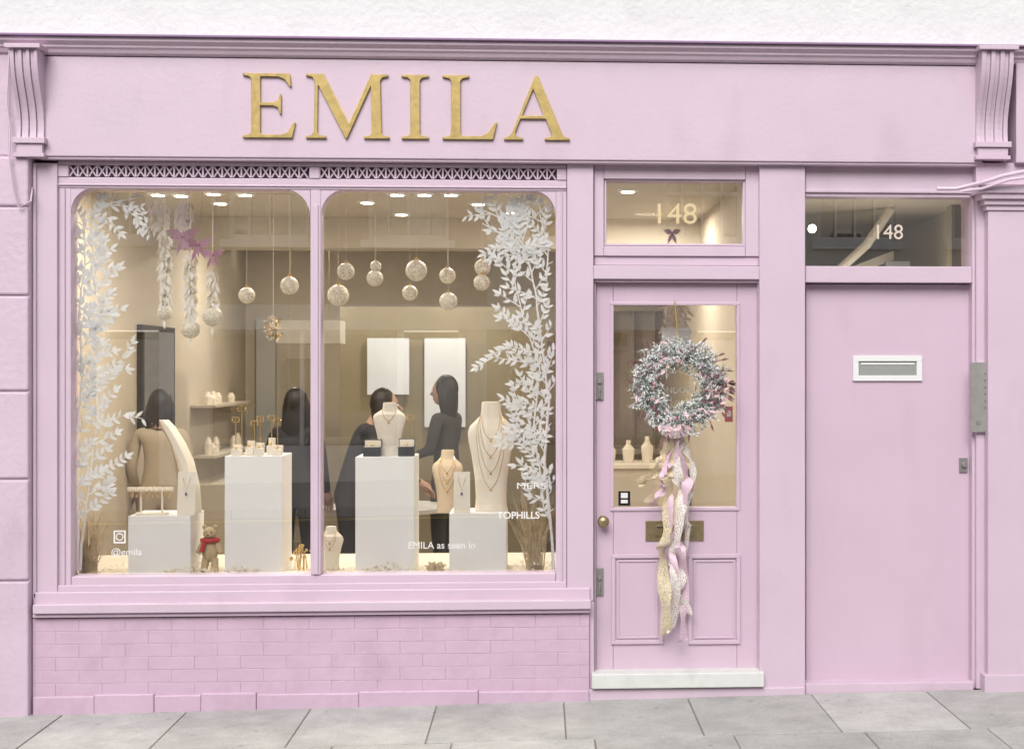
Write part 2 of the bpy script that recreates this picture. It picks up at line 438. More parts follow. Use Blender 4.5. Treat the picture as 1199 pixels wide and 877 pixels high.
dl = [(185, 229), (212, 230), (250, 228), (287, 229), (258, 239), (293, 275), (318, 303), (465, 229), (497, 229), (528, 229), (430, 238), (470, 252), (560, 240), (600, 250), (735, 225)]
dm = mat('downlight_glow', (1, 1, 1), .5, emit=(1, .92, .75), es=16)
for (px, py) in dl:
    t = (ce-.012-CZ)*F/(PY-py)
    u = (px-PX)/F
    y = t*(CT-u*ST)-D; x = CX+t*(ST+u*CT)
    if 2.9 < y < 3.35 or y > 5.8: y = 2.8 if y < 4 else 5.5
    x = max(x, xl+.15)
    o = MB(); o.loft([(x, y, ce-.012, .06, .06), (x, y, ce-.001, .07, .07)], 20, 0); o.loft([(x, y, ce-.016, .04, .04), (x, y, ce-.0125, .04, .04)], 16, 1)
    o.obj('ceiling_downlight', [white_p, dm])
for (x, y, e) in ((-2.0, 1.1, 30), (-1.1, 1.1, 30), (-.2, 1.1, 30), (-1.9, 4.1, 30), (-.6, 4.0, 30), (.9, 2.4, 34)):
    l = bpy.data.lights.new('spot', 'AREA'); l.shape = 'DISK'; l.size = .2; l.energy = e; l.color = (1, .90, .76)
    lo = bpy.data.objects.new('ceiling_lamp', l); lo.location = (x, y, ce-.03); scene.collection.objects.link(lo)
hx0, hx1 = wx(945, .1)-.02, wx(1140, .1)+.25
slab('hallway', mat('hall_cream', (.62, .56, .47), .8), (hx0-.05, hx0, .33, 4, 0, 2.75), (hx1, hx1+.05, .33, 4, 0, 2.75), (hx0-.05, hx1+.05, 4, 4.1, 0, 2.75), (hx0-.05, hx1+.05, .33, 4.1, 2.751, 2.8))
b = MB()
b.prism([(hx0+.1, 2.22), (hx0+.1, 2.16), (hx1-.3, 2.46), (hx1-.3, 2.52)], 'y', 1.6, 1.65)
b.tube([(hx0+.12, 1.2, 2.24), (hx0+.25, 1.2, 2.24), (hx0+.4, 1.2, 2.34), (hx0+.6, 1.2, 2.52), (hx0+.75, 1.2, 2.74)], .028, 10)
b.box(hx1-.22, hx1-.12, .6, .7, 1.9, 2.7, 1); b.box(hx1-.45, hx1-.30, 1.2, 1.25, 2.15, 2.42, 2)
b.obj('hall_stair', [mat('hall_white', (.7, .66, .58), .6), olive_w, mat('hall_grey', (.25, .26, .28), .4)], shop)
b = MB(); b.sph(W(951, 268, .9), .026); b.obj('hall_light_bulb', mat('bulb', (1, 1, 1), .5, emit=(1, .9, .7), es=6))
l = bpy.data.lights.new('hall', 'POINT'); l.energy = 11; l.color = (1, .9, .74); l.shadow_soft_size = .1
lo = bpy.data.objects.new('hall_lamp', l); lo.location = ((hx0+hx1)/2, .8, 2.1); scene.collection.objects.link(lo)

# ================================================================== SIGN
sign = empty('shop_sign')
def letter(outer, holes, px0, px1, base, top, wdt):
    cu = bpy.data.curves.new('letter', 'CURVE'); cu.dimensions = '2D'; cu.fill_mode = 'BOTH'; cu.extrude = .006; cu.bevel_depth = .0022; cu.bevel_resolution = 1; cu.offset = -.0022
    y = -.095
    xa, xb = wx(px0, y), wx(px1, y); za, zb = base, top
    for pts in [outer]+holes:
        sp = cu.splines.new('POLY'); sp.points.add(len(pts)-1); sp.use_cyclic_u = True
        for i, p in enumerate(pts): sp.points[i].co = (xa+(xb-xa)*p[0]/wdt, za+(zb-za)*p[1], 0, 1)
    o = bpy.data.objects.new('letter', cu); scene.collection.objects.link(o)
    o.rotation_euler = (math.pi/2, 0, 0); o.location = (0, -.0885, 0); cu.materials.append(gold)
    o.parent = sign
    return o
zb_, zt_ = wz(163, 470, -.09), wz(88, 470, -.09)
E = [(0,0),(0,.03),(.10,.05),(.13,.09),(.13,.91),(.10,.95),(0,.97),(0,1),(.72,1),(.745,.80),(.715,.80),(.64,.91),(.54,.95),(.27,.95),(.27,.55),(.46,.55),(.54,.58),(.565,.68),(.59,.68),(.59,.37),(.565,.37),(.54,.47),(.46,.50),(.27,.50),(.27,.09),(.30,.05),(.58,.05),(.69,.09),(.78,.24),(.81,.24),(.76,0)]
M = [(0,0),(0,.03),(.09,.05),(.12,.10),(.135,.88),(.10,.95),(0,.97),(0,1),(.27,1),(.655,.24),(.99,1),(1.25,1),(1.25,.97),(1.16,.95),(1.13,.90),(1.15,.09),(1.18,.05),(1.27,.03),(1.27,0),(.88,0),(.88,.03),(.97,.05),(1.0,.09),(.985,.82),(.625,0),(.60,0),(.185,.83),(.175,.10),(.20,.05),(.31,.03),(.31,0)]
I = [(0,0),(0,.03),(.10,.05),(.13,.09),(.13,.91),(.10,.95),(0,.97),(0,1),(.40,1),(.40,.97),(.30,.95),(.27,.91),(.27,.09),(.30,.05),(.40,.03),(.40,0)]
L = [(0,0),(0,.03),(.10,.05),(.13,.09),(.13,.91),(.10,.95),(0,.97),(0,1),(.40,1),(.40,.97),(.30,.95),(.27,.91),(.27,.09),(.30,.05),(.57,.05),(.68,.10),(.79,.27),(.82,.27),(.76,0)]
A = [(0,0),(0,.03),(.07,.05),(.12,.11),(.455,1),(.505,1),(.86,.10),(.90,.05),(.97,.03),(.97,0),(.60,0),(.60,.03),(.69,.05),(.705,.10),(.615,.33),(.245,.33),(.165,.12),(.18,.05),(.28,.03),(.28,0)]
letter(E, [], 284, 346, zb_, zt_, .81); letter(M, [], 358, 456, zb_, zt_, 1.27); letter(I, [], 470, 502, zb_, zt_, .40)
letter(L, [], 518, 582, zb_, zt_, .82); letter(A, [[(.265,.38),(.595,.38),(.43,.80)]], 590, 667, zb_, zt_, .97)
def text(s, px, py, hpx, y, m, parent=None, name='lettering', ext=.0008, sx=1.0, bold=0):
    cu = bpy.data.curves.new(name, 'FONT'); cu.body = s; cu.align_x = 'CENTER'; cu.extrude = ext; cu.offset = bold
    h = wz(py-hpx, px, y)-wz(py, px, y); cu.size = h/.70; cu.materials.append(m)
    o = bpy.data.objects.new(name, cu); scene.collection.objects.link(o); o.location = W(px, py, y); o.rotation_euler = (math.pi/2, 0, 0); o.scale = (sx, 1, 1)
    if parent: o.parent = parent
    return o
gl_t = mat('gold_vinyl', (.66, .54, .32), .45, .1)
wv = mat('white_vinyl', (.74, .74, .72), .5)
text('148', 790, 262, 24, .037, gl_t, shop, 'house_number', sx=1.05)
text('148', 1040, 280, 17, .056, mat('pale_vinyl', (.64, .55, .46), .5), shop, 'house_number')
text('LONDON', 789, 460, 7, .056, wv, shop, 'door_lettering')
text('EMILA as seen in', 517, 642, 8, .057, wv, shop, 'window_lettering')
text('TOPHILLS', 607, 607, 8, .057, wv, shop, 'window_lettering', bold=.001)
text('MERS', 622, 572, 7, .057, wv, shop, 'window_lettering', sx=1.5)
text('@emila', 148, 650, 8, .057, wv, shop, 'window_lettering')
b = MB(); b.ring(133, 621, 147, 636, 1.6, .056, .0575); b.tube([W(140+4*math.cos(a/10*6.283), 628.5+4*math.sin(a/10*6.283), .057) for a in range(11)], .003, 5); b.obj('camera_icon', wv, shop)
b = MB(); b.pb(724, 575, 738, 592, .056, .058, m=0); b.pb(727, 577, 735, 583, .0545, .0558, m=1); b.pb(727, 585, 735, 589, .0545, .0558, m=1); b.obj('door_sticker', [black_g, wv], shop)

# ================================================================== DOOR FURNITURE
b = MB(); b.pb(756, 609.5, 824, 633, yd-.008, yd-.001, m=0); b.pb(767, 615, 812, 627.5, yd-.016, yd-.0085, m=0); b.pb(769, 616.5, 810, 618, yd-.018, yd-.0165, m=1)
b.obj('brass_letterbox', [brass, dark], bevel=.002)
b = MB(); c = W(706, 609.5, yd)
b.tube([(c[0], yd-.001, c[2]), (c[0], yd-.008, c[2])], .028, 20); b.tube([(c[0], yd-.008, c[2]), (c[0], yd-.03, c[2])], .012, 14)
b.sph((c[0], yd-.05, c[2]), (.031, .024, .031), 20, 12); b.obj('door_knob', brass, smooth=True)
for (py) in (452, 681):
    b = MB(); b.pb(697.5, py-16, 706.5, py+16, yd-.012, yd-.001); c = W(702, py-5, yd)
    b.tube([(c[0], yd-.012, c[2]), (c[0], yd-.022, c[2])], .011, 14); c = W(702, py+7, yd); b.tube([(c[0], yd-.012, c[2]), (c[0], yd-.02, c[2])], .006, 10)
    b.pb(701, py+2, 703, py+14, yd-.026, yd-.0125)
    b.obj('door_lock', steel_d, smooth=True, bevel=.002)
b = MB(); b.ring(999, 416.5, 1080, 446, 6.5, .042, .0545, m=0); b.pb(1005.7, 423.2, 1073.3, 439.3, .050, .0543, m=1); b.pb(1008, 425, 1071, 427, .047, .0498, m=0)
b.obj('white_letter_plate', [white_p, mat('slot_grey', (.36, .37, .35), .4, .3)], bevel=.003)
b = MB(); c = W(1128, 544, .055); b.pb(1123.5, 536, 1133, 553, .045, .0545); b.tube([(c[0], .045, c[2]), (c[0], .032, c[2])], .014, 18); b.obj('cylinder_lock', steel_d, smooth=True, bevel=.002)
b = MB(); b.pb(1137.5, 424, 1159, 506, -.055, -.0305, m=0)
for k in range(6): b.pb(1152.5, 436+k*8, 1155.5, 438.5+k*8, -.058, -.0553, m=1)
b.pb(1143, 492, 1148, 497, -.058, -.0553, m=1)
b.obj('intercom_panel', [steel, steel_d], bevel=.002)
b = MB(); b.pb(849, 476, 858, 494, .2, .22, m=0); b.pb(851, 481, 856, 488, .196, .1995, m=1); b.obj('red_call_point', [red, white_p])

# ================================================================== WREATH
wr = empty('christmas_wreath')
wc = W(794, 452, -.0); wc = Vector((wc[0], -.02, wc[2])); sc = 7.29/F
frost = mat('frosted_fir', (.42, .44, .42), .8, var=.3, vs=60); frost_l = mat('snowy_fir', (.78, .78, .77), .8, var=.08, vs=60); fir_d = mat('dark_fir', (.20, .225, .20), .8, var=.3)  # darkest fir tone is for twigs and randomly picked sprigs
pinkleaf = mat('pink_leaf', (.70, .47, .50), .6, var=.2, vs=40); plum = mat('plum_twig', (.16, .07, .08), .6)
b = MB()
for k in range(900):
    a = R.uniform(0, 2*math.pi); rr = R.gauss(38.5, 8)*sc
    base = wc+Vector((math.cos(a)*rr, R.uniform(-.09, .01), math.sin(a)*rr))
    out = Vector((math.cos(a), 0, math.sin(a)))
    tan = Vector((-math.sin(a), 0, math.cos(a)))
    rad = R.gauss(.3, .75)
    d = (out*rad+tan*R.uniform(.0, 1.1)+Vector((0, R.uniform(-.8, .1), 0))).normalized()
    L_ = R.uniform(.035, .072)
    e_ = (base+d*L_-wc); e2 = math.hypot(e_.x, e_.z)
    if e2 < 17*sc or e2 > (61+4*math.sin(a*9))*sc: continue
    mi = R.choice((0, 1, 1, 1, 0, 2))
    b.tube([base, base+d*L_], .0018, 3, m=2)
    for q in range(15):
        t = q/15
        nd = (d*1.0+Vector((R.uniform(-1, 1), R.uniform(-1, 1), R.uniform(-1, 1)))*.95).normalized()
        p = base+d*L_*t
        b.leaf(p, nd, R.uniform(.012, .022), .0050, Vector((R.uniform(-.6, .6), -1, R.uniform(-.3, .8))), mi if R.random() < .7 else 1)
for k in range(85):
    a = R.uniform(0, 2*math.pi); a = a if R.random() < .55 else R.uniform(-1.0, .3)
    rr = R.uniform(24, 54)*sc
    base = wc+Vector((math.cos(a)*rr, -.105+R.uniform(-.02, .02), math.sin(a)*rr)); ang = a+R.uniform(.2, 1.6)
    b.leaf(base, (math.cos(ang), R.uniform(-.5, .1), math.sin(ang)), R.uniform(.025, .048), .013, (R.uniform(-.4, .4), -1, R.uniform(-.4, .4)), 3 if R.random() < .68 else 4)
for k in range(26):
    a = R.uniform(-.5, .3) if R.random() < .5 else R.uniform(0, 6.28); base = wc+Vector((math.cos(a)*42*sc, -.08, math.sin(a)*42*sc))
    d = Vector((math.cos(a-.5), R.uniform(-.2, .1), math.sin(a-.5)))
    b.tube([base, base+d*.07, base+d*.10+Vector((0, 0, .01))], [.003, .002, .001], 5, m=4)
    b.leaf(base+d*.07, d, .045, .011, (0, -1, .3), 4)
b.obj('fir_branches', [frost, frost_l, fir_d, pinkleaf, plum], wr, recalc=False)
b = MB()
b.tube([wc+Vector((math.cos(a/32*6.2832)*39*sc, .01, math.sin(a/32*6.2832)*39*sc)) for a in range(33)], .040, 10)
b.obj('wreath_core', frost, wr, smooth=True)
b = MB()
for k in range(14):
    a = R.uniform(0, 6.28); p = wc+Vector((math.cos(a)*R.uniform(26, 46)*sc, -.11, math.sin(a)*R.uniform(26, 46)*sc)); b.sph(p, R.uniform(.006, .010), 10, 7)
b.obj('berries', mat('rose_berry', (.5, .28, .28), .35), wr, smooth=True)
b = MB(); b.tube([wc+Vector((0, .02, 50*sc)), wc+Vector((0, .045, 60*sc)), Vector(W(790, 352, .030))], .003, 6); b.obj('hanging_wire', gold, wr)
def lace(name, col, holes):
    m = bpy.data.materials.new(name); m.use_nodes = True; nt = m.node_tree; bs = nt.nodes['Principled BSDF']
    bs.inputs['Base Color'].default_value = col+(1,); bs.inputs['Roughness'].default_value = .55
    tc = nt.nodes.new('ShaderNodeTexCoord'); v = nt.nodes.new('ShaderNodeTexVoronoi'); v.inputs['Scale'].default_value = 95; v.feature = 'DISTANCE_TO_EDGE'
    nt.links.new(tc.outputs['Object'], v.inputs['Vector'])
    r = nt.nodes.new('ShaderNodeValToRGB'); r.color_ramp.elements[0].position = .12; r.color_ramp.elements[0].color = (1,1,1,1); r.color_ramp.elements[1].position = .28; r.color_ramp.elements[1].color = (holes,)*3+(1,)
    nt.links.new(v.outputs['Distance'], r.inputs['Fac']); nt.links.new(r.outputs['Color'], bs.inputs['Alpha'])
    return m
rib_p = lace('pink_ribbon', (.70, .51, .60), .7); rib_g = lace('gold_lace', (.64, .55, .37), .25); rib_w = lace('pale_ribbon', (.72, .67, .62), .45)
def ribbon(name, pts, w_, m, wav=.3, ph=0):
    b = MB(); P = []
    n = 70
    for i in range(n+1):
        t = i/n*(len(pts)-1); k = min(int(t), len(pts)-2); f_ = t-k; f_ = f_*f_*(3-2*f_)
        P.append([pts[k][j]*(1-f_)+pts[k+1][j]*f_ for j in range(2)])
    i0 = len(b.v)
    for i, (px, py) in enumerate(P):
        tw = math.sin(i*.28+ph)*wav+.12*math.sin(i*.9+ph)
        y = -.055-.022*math.sin(i*.33+ph*2)
        c = Vector(W(px+2.6*math.sin(i*.22+ph), py, y)); y_ = Vector((math.cos(tw*1.4), math.sin(tw*1.4), .15*math.sin(i*.3)))
        ww = w_*sc*.5*(1-.15*math.sin(i*.5+ph))
        b.v += [tuple(c-y_*ww), tuple(c+Vector((0, -.004, 0))), tuple(c+y_*ww)]
    for i in range(n):
        for j in range(2):
            b.f.append((i0+i*3+j, i0+i*3+j+1, i0+(i+1)*3+j+1, i0+(i+1)*3+j)); b.m.append(0)
    return b.obj(name, m, wr, smooth=True, recalc=False)
ribbon('ribbon_1', [(788, 500), (784, 560), (778, 640), (777, 743)], 15, rib_g, .6, 0)
ribbon('ribbon_2', [(792, 500), (797, 570), (790, 660), (786, 740)], 14, rib_w, .7, 1.3)
ribbon('ribbon_3', [(790, 500), (803, 560), (796, 640), (802, 750)], 14, rib_p, .8, 2.2)
ribbon('ribbon_4', [(786, 498), (781, 545), (776, 570), (766, 592)], 11, rib_p, .8, 3.0)
ribbon('ribbon_5', [(795, 500), (808, 540), (811, 575), (803, 615), (797, 690), (808, 720)], 10, rib_w, .9, 4.0)
ribbon('ribbon_6', [(784, 498), (775, 535), (763, 560), (748, 570)], 8, rib_g, .7, 5.0)
ribbon('ribbon_7', [(788, 500), (779, 560), (787, 640), (792, 700)], 9, rib_p, .9, .7)
b = MB()
for k in range(9):
    a = math.radians(-160+k*18+R.uniform(-4, 4)) if k < 5 else math.radians(-75+(k-5)*20)
    c0 = Vector(W(790, 499, -.10)); d = Vector((math.cos(a), -.15, math.sin(a)*.7)); L_ = 20*sc
    s_ = d.cross(Vector((0, -1, 0))).normalized()*.009
    q = [c0, c0+d*L_*.5+Vector((0, -.03, .01)), c0+d*L_, c0+d*L_*.5+Vector((0, .02, -.008)), c0]
    for i in range(4): b.poly([q[i]-s_, q[i]+s_, q[i+1]+s_, q[i+1]-s_], k % 3)
b.obj('bow', [rib_p, rib_w, pinkleaf], wr, recalc=False)

b = MB()
c = W(790, 380, .25)
for k in range(90):
    a = R.uniform(-math.pi, 0); b.leaf((c[0]+R.uniform(-.06, .06), .25+R.uniform(-.03, .03), c[2]+R.uniform(-.03, .12)), (math.cos(a)*.6, R.uniform(-.3, .3), math.sin(a)), .06, .014, (R.uniform(-1, 1), -1, 0), k % 2)
b.tube([W(790, 365, .25), (c[0], .25, wz(300, 790, .25))], .004, 6)
b.pb(775, 384, 808, 402, .21, .215, m=2)
b.obj('hanging_door_ornament', [gl_t, cream, white_p], recalc=False)
b = MB(); c = W(787, 273, .15)
for s_ in (-1, 1):
    b.leaf((c[0], .15, c[2]), (s_, 0, .35), .05, .03, (0, -1, 0)); b.leaf((c[0], .15, c[2]), (s_*.4, 0, -1), .065, .02, (0, -1, 0))
b.sph(c, .009, 10, 6); b.obj('small_bow', mat('purple_bow', (.25, .11, .15), .6), recalc=False)

# ================================================================== WHITE BRANCH DECORATIONS
paper = mat('white_paper', (.90, .90, .90), .7, var=.01)
def vine(mains, lims, bias, seed):
    rr = random.Random(seed); b = MB(); yv = .078
    x0, x1, y0, y1 = lims
    def ok(p): return x0 < p[0] < x1 and y0 < p[1] < y1
    def stem(pts, w0, w1):
        q = [W(p[0], p[1], yv+.004) for p in pts]; n = len(q)
        b.tube(q, [(w0+(w1-w0)*i/(n-1))*sc*.5 for i in range(n)], 4)
    def leafp(p, ang, L_, w_):
        tip = (p[0]+math.cos(ang)*L_, p[1]-math.sin(ang)*L_)
        if not ok(p) or not ok(tip): return
        yy = yv+rr.uniform(-.008, .006)
        a = Vector(W(p[0], p[1], yy)); c = Vector(W(tip[0], tip[1], yy+rr.uniform(-.004, .003)))
        b.leaf(a, c-a, (c-a).length, w_*sc, (rr.uniform(-.15, .15), -1, rr.uniform(0, .4)))
    def shoot(p, ang, L_, lv):
        pts = [p]; n = max(3, int(L_/7.0)); curl = rr.uniform(-.06, .06)
        for i in range(n):
            ang += curl+rr.uniform(-.08, .08); q = (pts[-1][0]+math.cos(ang)*7.0, pts[-1][1]-math.sin(ang)*7.0)
            if not ok(q): break
            pts.append(q)
            sd = 1 if i % 2 else -1
            if lv == 0 and i > 1 and rr.random() < .22: shoot(q, ang+sd*rr.uniform(.5, .9), L_*rr.uniform(.3, .5), 1)
            s_ = 1-.3*i/n
            leafp(q, ang+sd*rr.uniform(.6, 1.0), rr.uniform(10, 14)*s_, rr.uniform(4.0, 5.2)*s_)
            if rr.random() < .6: leafp(q, ang-sd*rr.uniform(.6, 1.0), rr.uniform(8, 12)*s_, rr.uniform(3.8, 4.8)*s_)
        leafp(pts[-1], ang, 12, 4.4)
        if len(pts) > 1: stem(pts, 1.7, .8)
    for (mp, w0, w1) in mains:
        pts = []
        for k in range(len(mp)-1):
            d = math.hypot(mp[k+1][0]-mp[k][0], mp[k+1][1]-mp[k][1]); n = max(1, int(d/9))
            for i in range(n):
                t = i/n; pts.append((mp[k][0]*(1-t)+mp[k+1][0]*t+rr.uniform(-.6, .6), mp[k][1]*(1-t)+mp[k+1][1]*t))
        pts.append(mp[-1]); stem(pts, w0, w1)
        for i in range(1, len(pts)-1, 1):
            if rr.random() < .10: continue
            dx, dy = pts[i+1][0]-pts[i-1][0], -(pts[i+1][1]-pts[i-1][1]); a = math.atan2(dy, dx)
            sd = 1 if (i % 2) else -1
            L_ = rr.uniform(18, 42) if sd == bias else rr.uniform(10, 22)
            if rr.random() < .35 and sd == bias: L_ += 16
            shoot(pts[i], a+sd*rr.uniform(.45, 1.05), L_, 0)
    return b
v = vine([([(90, 590), (88, 520), (97, 440), (92, 370), (99, 310), (98, 262), (122, 240), (158, 232)], 3.4, 1.8), ([(98, 620), (106, 550), (116, 480), (106, 420), (116, 350), (108, 290), (104, 250)], 2.2, 1.2)],
         (84.5, 176, 224, 640), -1, 3)
v.tube([W(90, 668, .09), W(91, 620, .09), W(89, 580, .09)], [.010, .008, .007], 5)
v.tube([W(94, 668, .09), W(95, 640, .09), W(99, 610, .09)], [.008, .007, .005], 5)
v.obj('white_branch_decoration', paper, recalc=False)
v = vine([([(645, 620), (637, 540), (643, 470), (634, 400), (627, 340), (614, 290), (592, 258), (556, 243)], 3.4, 1.8), ([(636, 580), (625, 500), (632, 430), (612, 370), (600, 320), (618, 262), (640, 240)], 2.2, 1.2), ([(625, 300), (600, 282), (565, 262)], 2, 1.2), ([(640, 330), (642, 290), (632, 250)], 2, 1.2)],
         (540, 649.5, 224, 655), 1, 5)
v.tube([W(648, 668, .09), W(647, 640, .09), W(645, 615, .09)], [.010, .008, .007], 5)
v.obj('white_branch_decoration', paper, recalc=False)

straw = mat('dried_straw', (.60, .48, .30), .8, var=.25, vs=30)
def grass(px, py, w_, h, n, y, name='dried_grass_bundle'):
    b = MB(); c = W(px, py, y)
    for k in range(n):
        x = c[0]+R.uniform(-.3, .3)*w_*sc; yy = y+R.uniform(-.03, .03)
        tx = c[0]+R.gauss(0, .42)*w_*sc; hh = h*sc*R.uniform(.5, 1)
        b.tube([(x, yy, zd-.006), ((x*.6+tx*.4), yy, zd+hh*.5), (tx, yy+R.uniform(-.03, .03), zd+hh)], [.0022, .0016, .0006], 3)
    b.obj(name, straw, recalc=False)
grass(103, 668, 34, 82, 120, .17); grass(626, 668, 36, 100, 130, .17)
b = MB(); litter = mat('gold_litter', (.74, .62, .42), .5, .1, var=.3, vs=40)
for k in range(2600):
    x = R.uniform(xl+.2, wx(650, .1)); y = .11+abs(R.gauss(0, .14)); cl = .5+.5*math.sin(x*7)+.4*math.sin(x*17)
    if R.random() > .35+cl*.5: continue
    z = zd-.006+R.uniform(0, .04)*max(cl, 0)
    a = R.uniform(0, 6.28); b.leaf((x, y, z), (math.cos(a), math.sin(a), R.uniform(-.1, .8)), R.uniform(.014, .035), .007, (R.uniform(-1, 1), -.4, 1), k % 2)
b.obj('gold_leaf_litter', [litter, cream], recalc=False)

# ================================================================== PEDESTALS
ped = mat('pedestal_white', (.90, .90, .89), .45, var=.01)
YP = .20
def pedestal(a, top, c):
    b = MB(); at = (a+c)/2
    zt_ = wz(top, at, YP); b.box(wx(a, YP), wx(c, YP), YP, YP+.30, zd-.007, zt_)
    b.obj('display_pedestal', ped, bevel=.002); return zt_
zp1 = pedestal(150, 604, 223); zp2 = pedestal(263, 534, 330); zp3 = pedestal(416, 535, 485); zp4 = pedestal(526, 601, 593)
gold2 = mat('jewellery_gold', (.72, .52, .22), .25, .9)
def bust(px, pyb, pyt, wpx, y, name='necklace_bust', m=cream, chains=4, zbase=None):
    c = W(px, pyb, y); z0 = zbase if zbase is not None else c[2]; H = (pyb-pyt)*sc*(7.29+y)/7.29; w_ = wpx*sc*.5*(7.29+y)/7.29
    b = MB(); x = c[0]
    pr = [(0, .70, .5), (.12, .66, .48), (.3, .70, .52), (.5, .84, .6), (.64, .97, .62), (.72, 1.0, .56), (.78, .90, .50), (.83, .66, .44), (.87, .48, .42), (.92, .42, .40), (.97, .42, .40), (1.0, .38, .36)]
    rings = [(x, y+.02*(t > .8), z0+H*t, w_*a, w_*.8*d) for t, a, d in pr]
    b.loft(rings, 28, 0)
    for k in range(chains):
        zt = z0+H*(.90-.01*k); zl = z0+H*(.66-.15*k); wd_ = w_*(.40+.08*k); pts = []
        for i in range(21):
            t = -1+2*i/20; zz_ = zl+(zt-zl)*abs(t)**1.7; xx = wd_*math.sin(t*1.57)
            tt = (zz_-z0)/H
            for j in range(len(pr)-1):
                if pr[j][0] <= tt <= pr[j+1][0]:
                    f_ = (tt-pr[j][0])/(pr[j+1][0]-pr[j][0]); ra = pr[j][1]*(1-f_)+pr[j+1][1]*f_; rd = pr[j][2]*(1-f_)+pr[j+1][2]*f_; break
            xx = max(-w_*ra*.97, min(w_*ra*.97, xx))
            yy = y-w_*.8*rd*math.sqrt(max(0, 1-(xx/(w_*ra))**2))-.002
            pts.append((x+xx, yy, zz_))
        b.tube(pts, .0013, 5, m=1); mid = pts[10]; b.sph((mid[0], mid[1]-.003, mid[2]-.008), (.006, .004, .008), 10, 6, m=1)
    b.obj(name, [m, gold2], smooth=True)
bust(575, 601, 474, 54, YP+.14, zbase=zp4+.001, chains=4)
bust(456, 535, 474, 38, YP+.15, zbase=zp3+.001, chains=1)
bust(387, 660, 611, 30, .36, zbase=zd-.006, chains=2)
bust(524, 600, 527, 36, 1.9, m=mat('beige_velvet', (.58, .48, .35), .9), chains=3)
b = MB(); y = YP+.12
cen = [(190, 492), (196, 500), (206, 518), (216, 540), (223, 570), (225, 600)]
i0 = len(b.v)
P = [W(px, py, y) for px, py in cen]
for k, p in enumerate(P):
    w_ = [.022, .034, .042, .046, .046, .046][k]
    zz_ = max(p[2], zp1+.001)
    b.v += [(p[0]-w_, y+.02, zz_), (p[0]-w_*.4, y-.03, zz_), (p[0]+w_*.4, y-.03, zz_), (p[0]+w_, y+.02, zz_), (p[0]+w_*.8, y+.06, zz_), (p[0]-w_*.8, y+.06, zz_)]
for k in range(len(P)-1):
    for j in range(6):
        j2 = (j+1) % 6; b.f.append((i0+k*6+j, i0+k*6+j2, i0+(k+1)*6+j2, i0+(k+1)*6+j)); b.m.append(0)
b.f.append(tuple(i0+j for j in range(6))); b.m.append(0); b.f.append(tuple(i0+(len(P)-1)*6+j for j in range(6))); b.m.append(0)
b.tube([W(186, 494, y-.03), W(200, 520, y-.045), W(212, 560, y-.045), W(216, 588, y-.045)], .003, 6, m=1)
b.sph(W(216, 590, y-.045), .01, m=1)
b.obj('curved_necklace_stand', [cream, gold2], smooth=True)
def card(px0, px1, pyt, pyb, y, zb0):
    b = MB(); x0, x1 = wx(px0, y), wx(px1, y); zt_ = wz(pyt, px0, y); zb0 += .0015
    b.prism([(y, zb0), (y+.03, zt_), (y+.035, zt_), (y+.07, zb0)], 'x', x0, x1, 0)
    xc = (x0+x1)/2
    b.tube([(xc-.02, y+.024, zt_-.03), (xc, y+.002, zt_-.10), (xc+.02, y+.024, zt_-.03)], .0012, 5, m=1); b.sph((xc, y+.004, zt_-.115), (.006, .005, .009), m=2, seg=10, rg=6)
    b.obj('pendant_card_stand', [cream, gold2, mat('amethyst', (.2, .08, .3), .2)], smooth=False)
card(207, 228, 553, 603, YP+.02, zp1); card(531, 550, 553, 600, YP+.02, zp4)
b = MB(); y = YP+.06
b.tube([W(150, 573, y), W(203, 573, y)], .013, 12)
for px in (165, 190): b.tube([W(px, 574, y), (wx(px, y), y, zp1+.001)], .006, 8)
b.box(wx(160, y), wx(196, y), y-.03, y+.03, zp1+.001, zp1+.012)
for k in range(8):
    px = 154+k*6.3; c = W(px, 574, y); b.tube([(c[0]+R.uniform(-.002, .002), y+math.sin(a/12*6.283)*.02, c[2]-.009+math.cos(a/12*6.283)*.026) for a in range(13)], .0022, 5, m=1)
b.obj('bracelet_stand', [cream, gold2], smooth=True)
def tstand(px, pyt, zb0, y, w_=10):
    b = MB(); x = wx(px, y); zt_ = wz(pyt, px, y); zb0 += .001
    b.loft([(x, y, zb0, .018, .018), (x, y, zb0+.006, .016, .016)], 16, 0); b.tube([(x, y, zb0+.005), (x, y, zt_)], .003, 6)
    b.tube([(x-w_*sc/2, y, zt_-.004), (x+w_*sc/2, y, zt_-.004)], .003, 6); b.tube([(x-w_*sc*.35, y, zt_-.03), (x+w_*sc*.35, y, zt_-.03)], .002, 6)
    for s_ in (-1, 1):
        b.sph((x+s_*w_*sc*.4, y-.004, zt_-.018), (.004, .004, .009), 8, 6)
    b.obj('earring_stand', [gold2], smooth=True)
for px, py in ((276, 488), (283, 475), (298, 492), (305, 487), (318, 486), (325, 490)): tstand(px, py, zp2, YP+.06+R.uniform(0, .14))
def ringbox(px, py0, w_, h, zb0, y, m):
    b = MB(); x0, x1 = wx(px, y), wx(px+w_, y); b.box(x0, x1, y, y+.05, zb0+.001, zb0+h*sc*.55); b.prism([(y+.052, zb0+.003), (y+.058, zb0+h*sc), (y+.066, zb0+h*sc), (y+.066, zb0+.003)], 'x', x0, x1)
    b.box(x0+.006, x1-.006, y+.008, y+.044, zb0+h*sc*.55+.0005, zb0+h*sc*.55+.004, 1); b.sph(((x0+x1)/2, y+.02, zb0+h*sc*.55+.012), .009, 10, 7, m=2)
    b.box(x0+.004, x1-.004, y+.049, y+.0515, zb0+h*sc*.6, zb0+h*sc*.95, 1)
    b.obj('jewellery_box', [m, cream, gold2], bevel=.001)
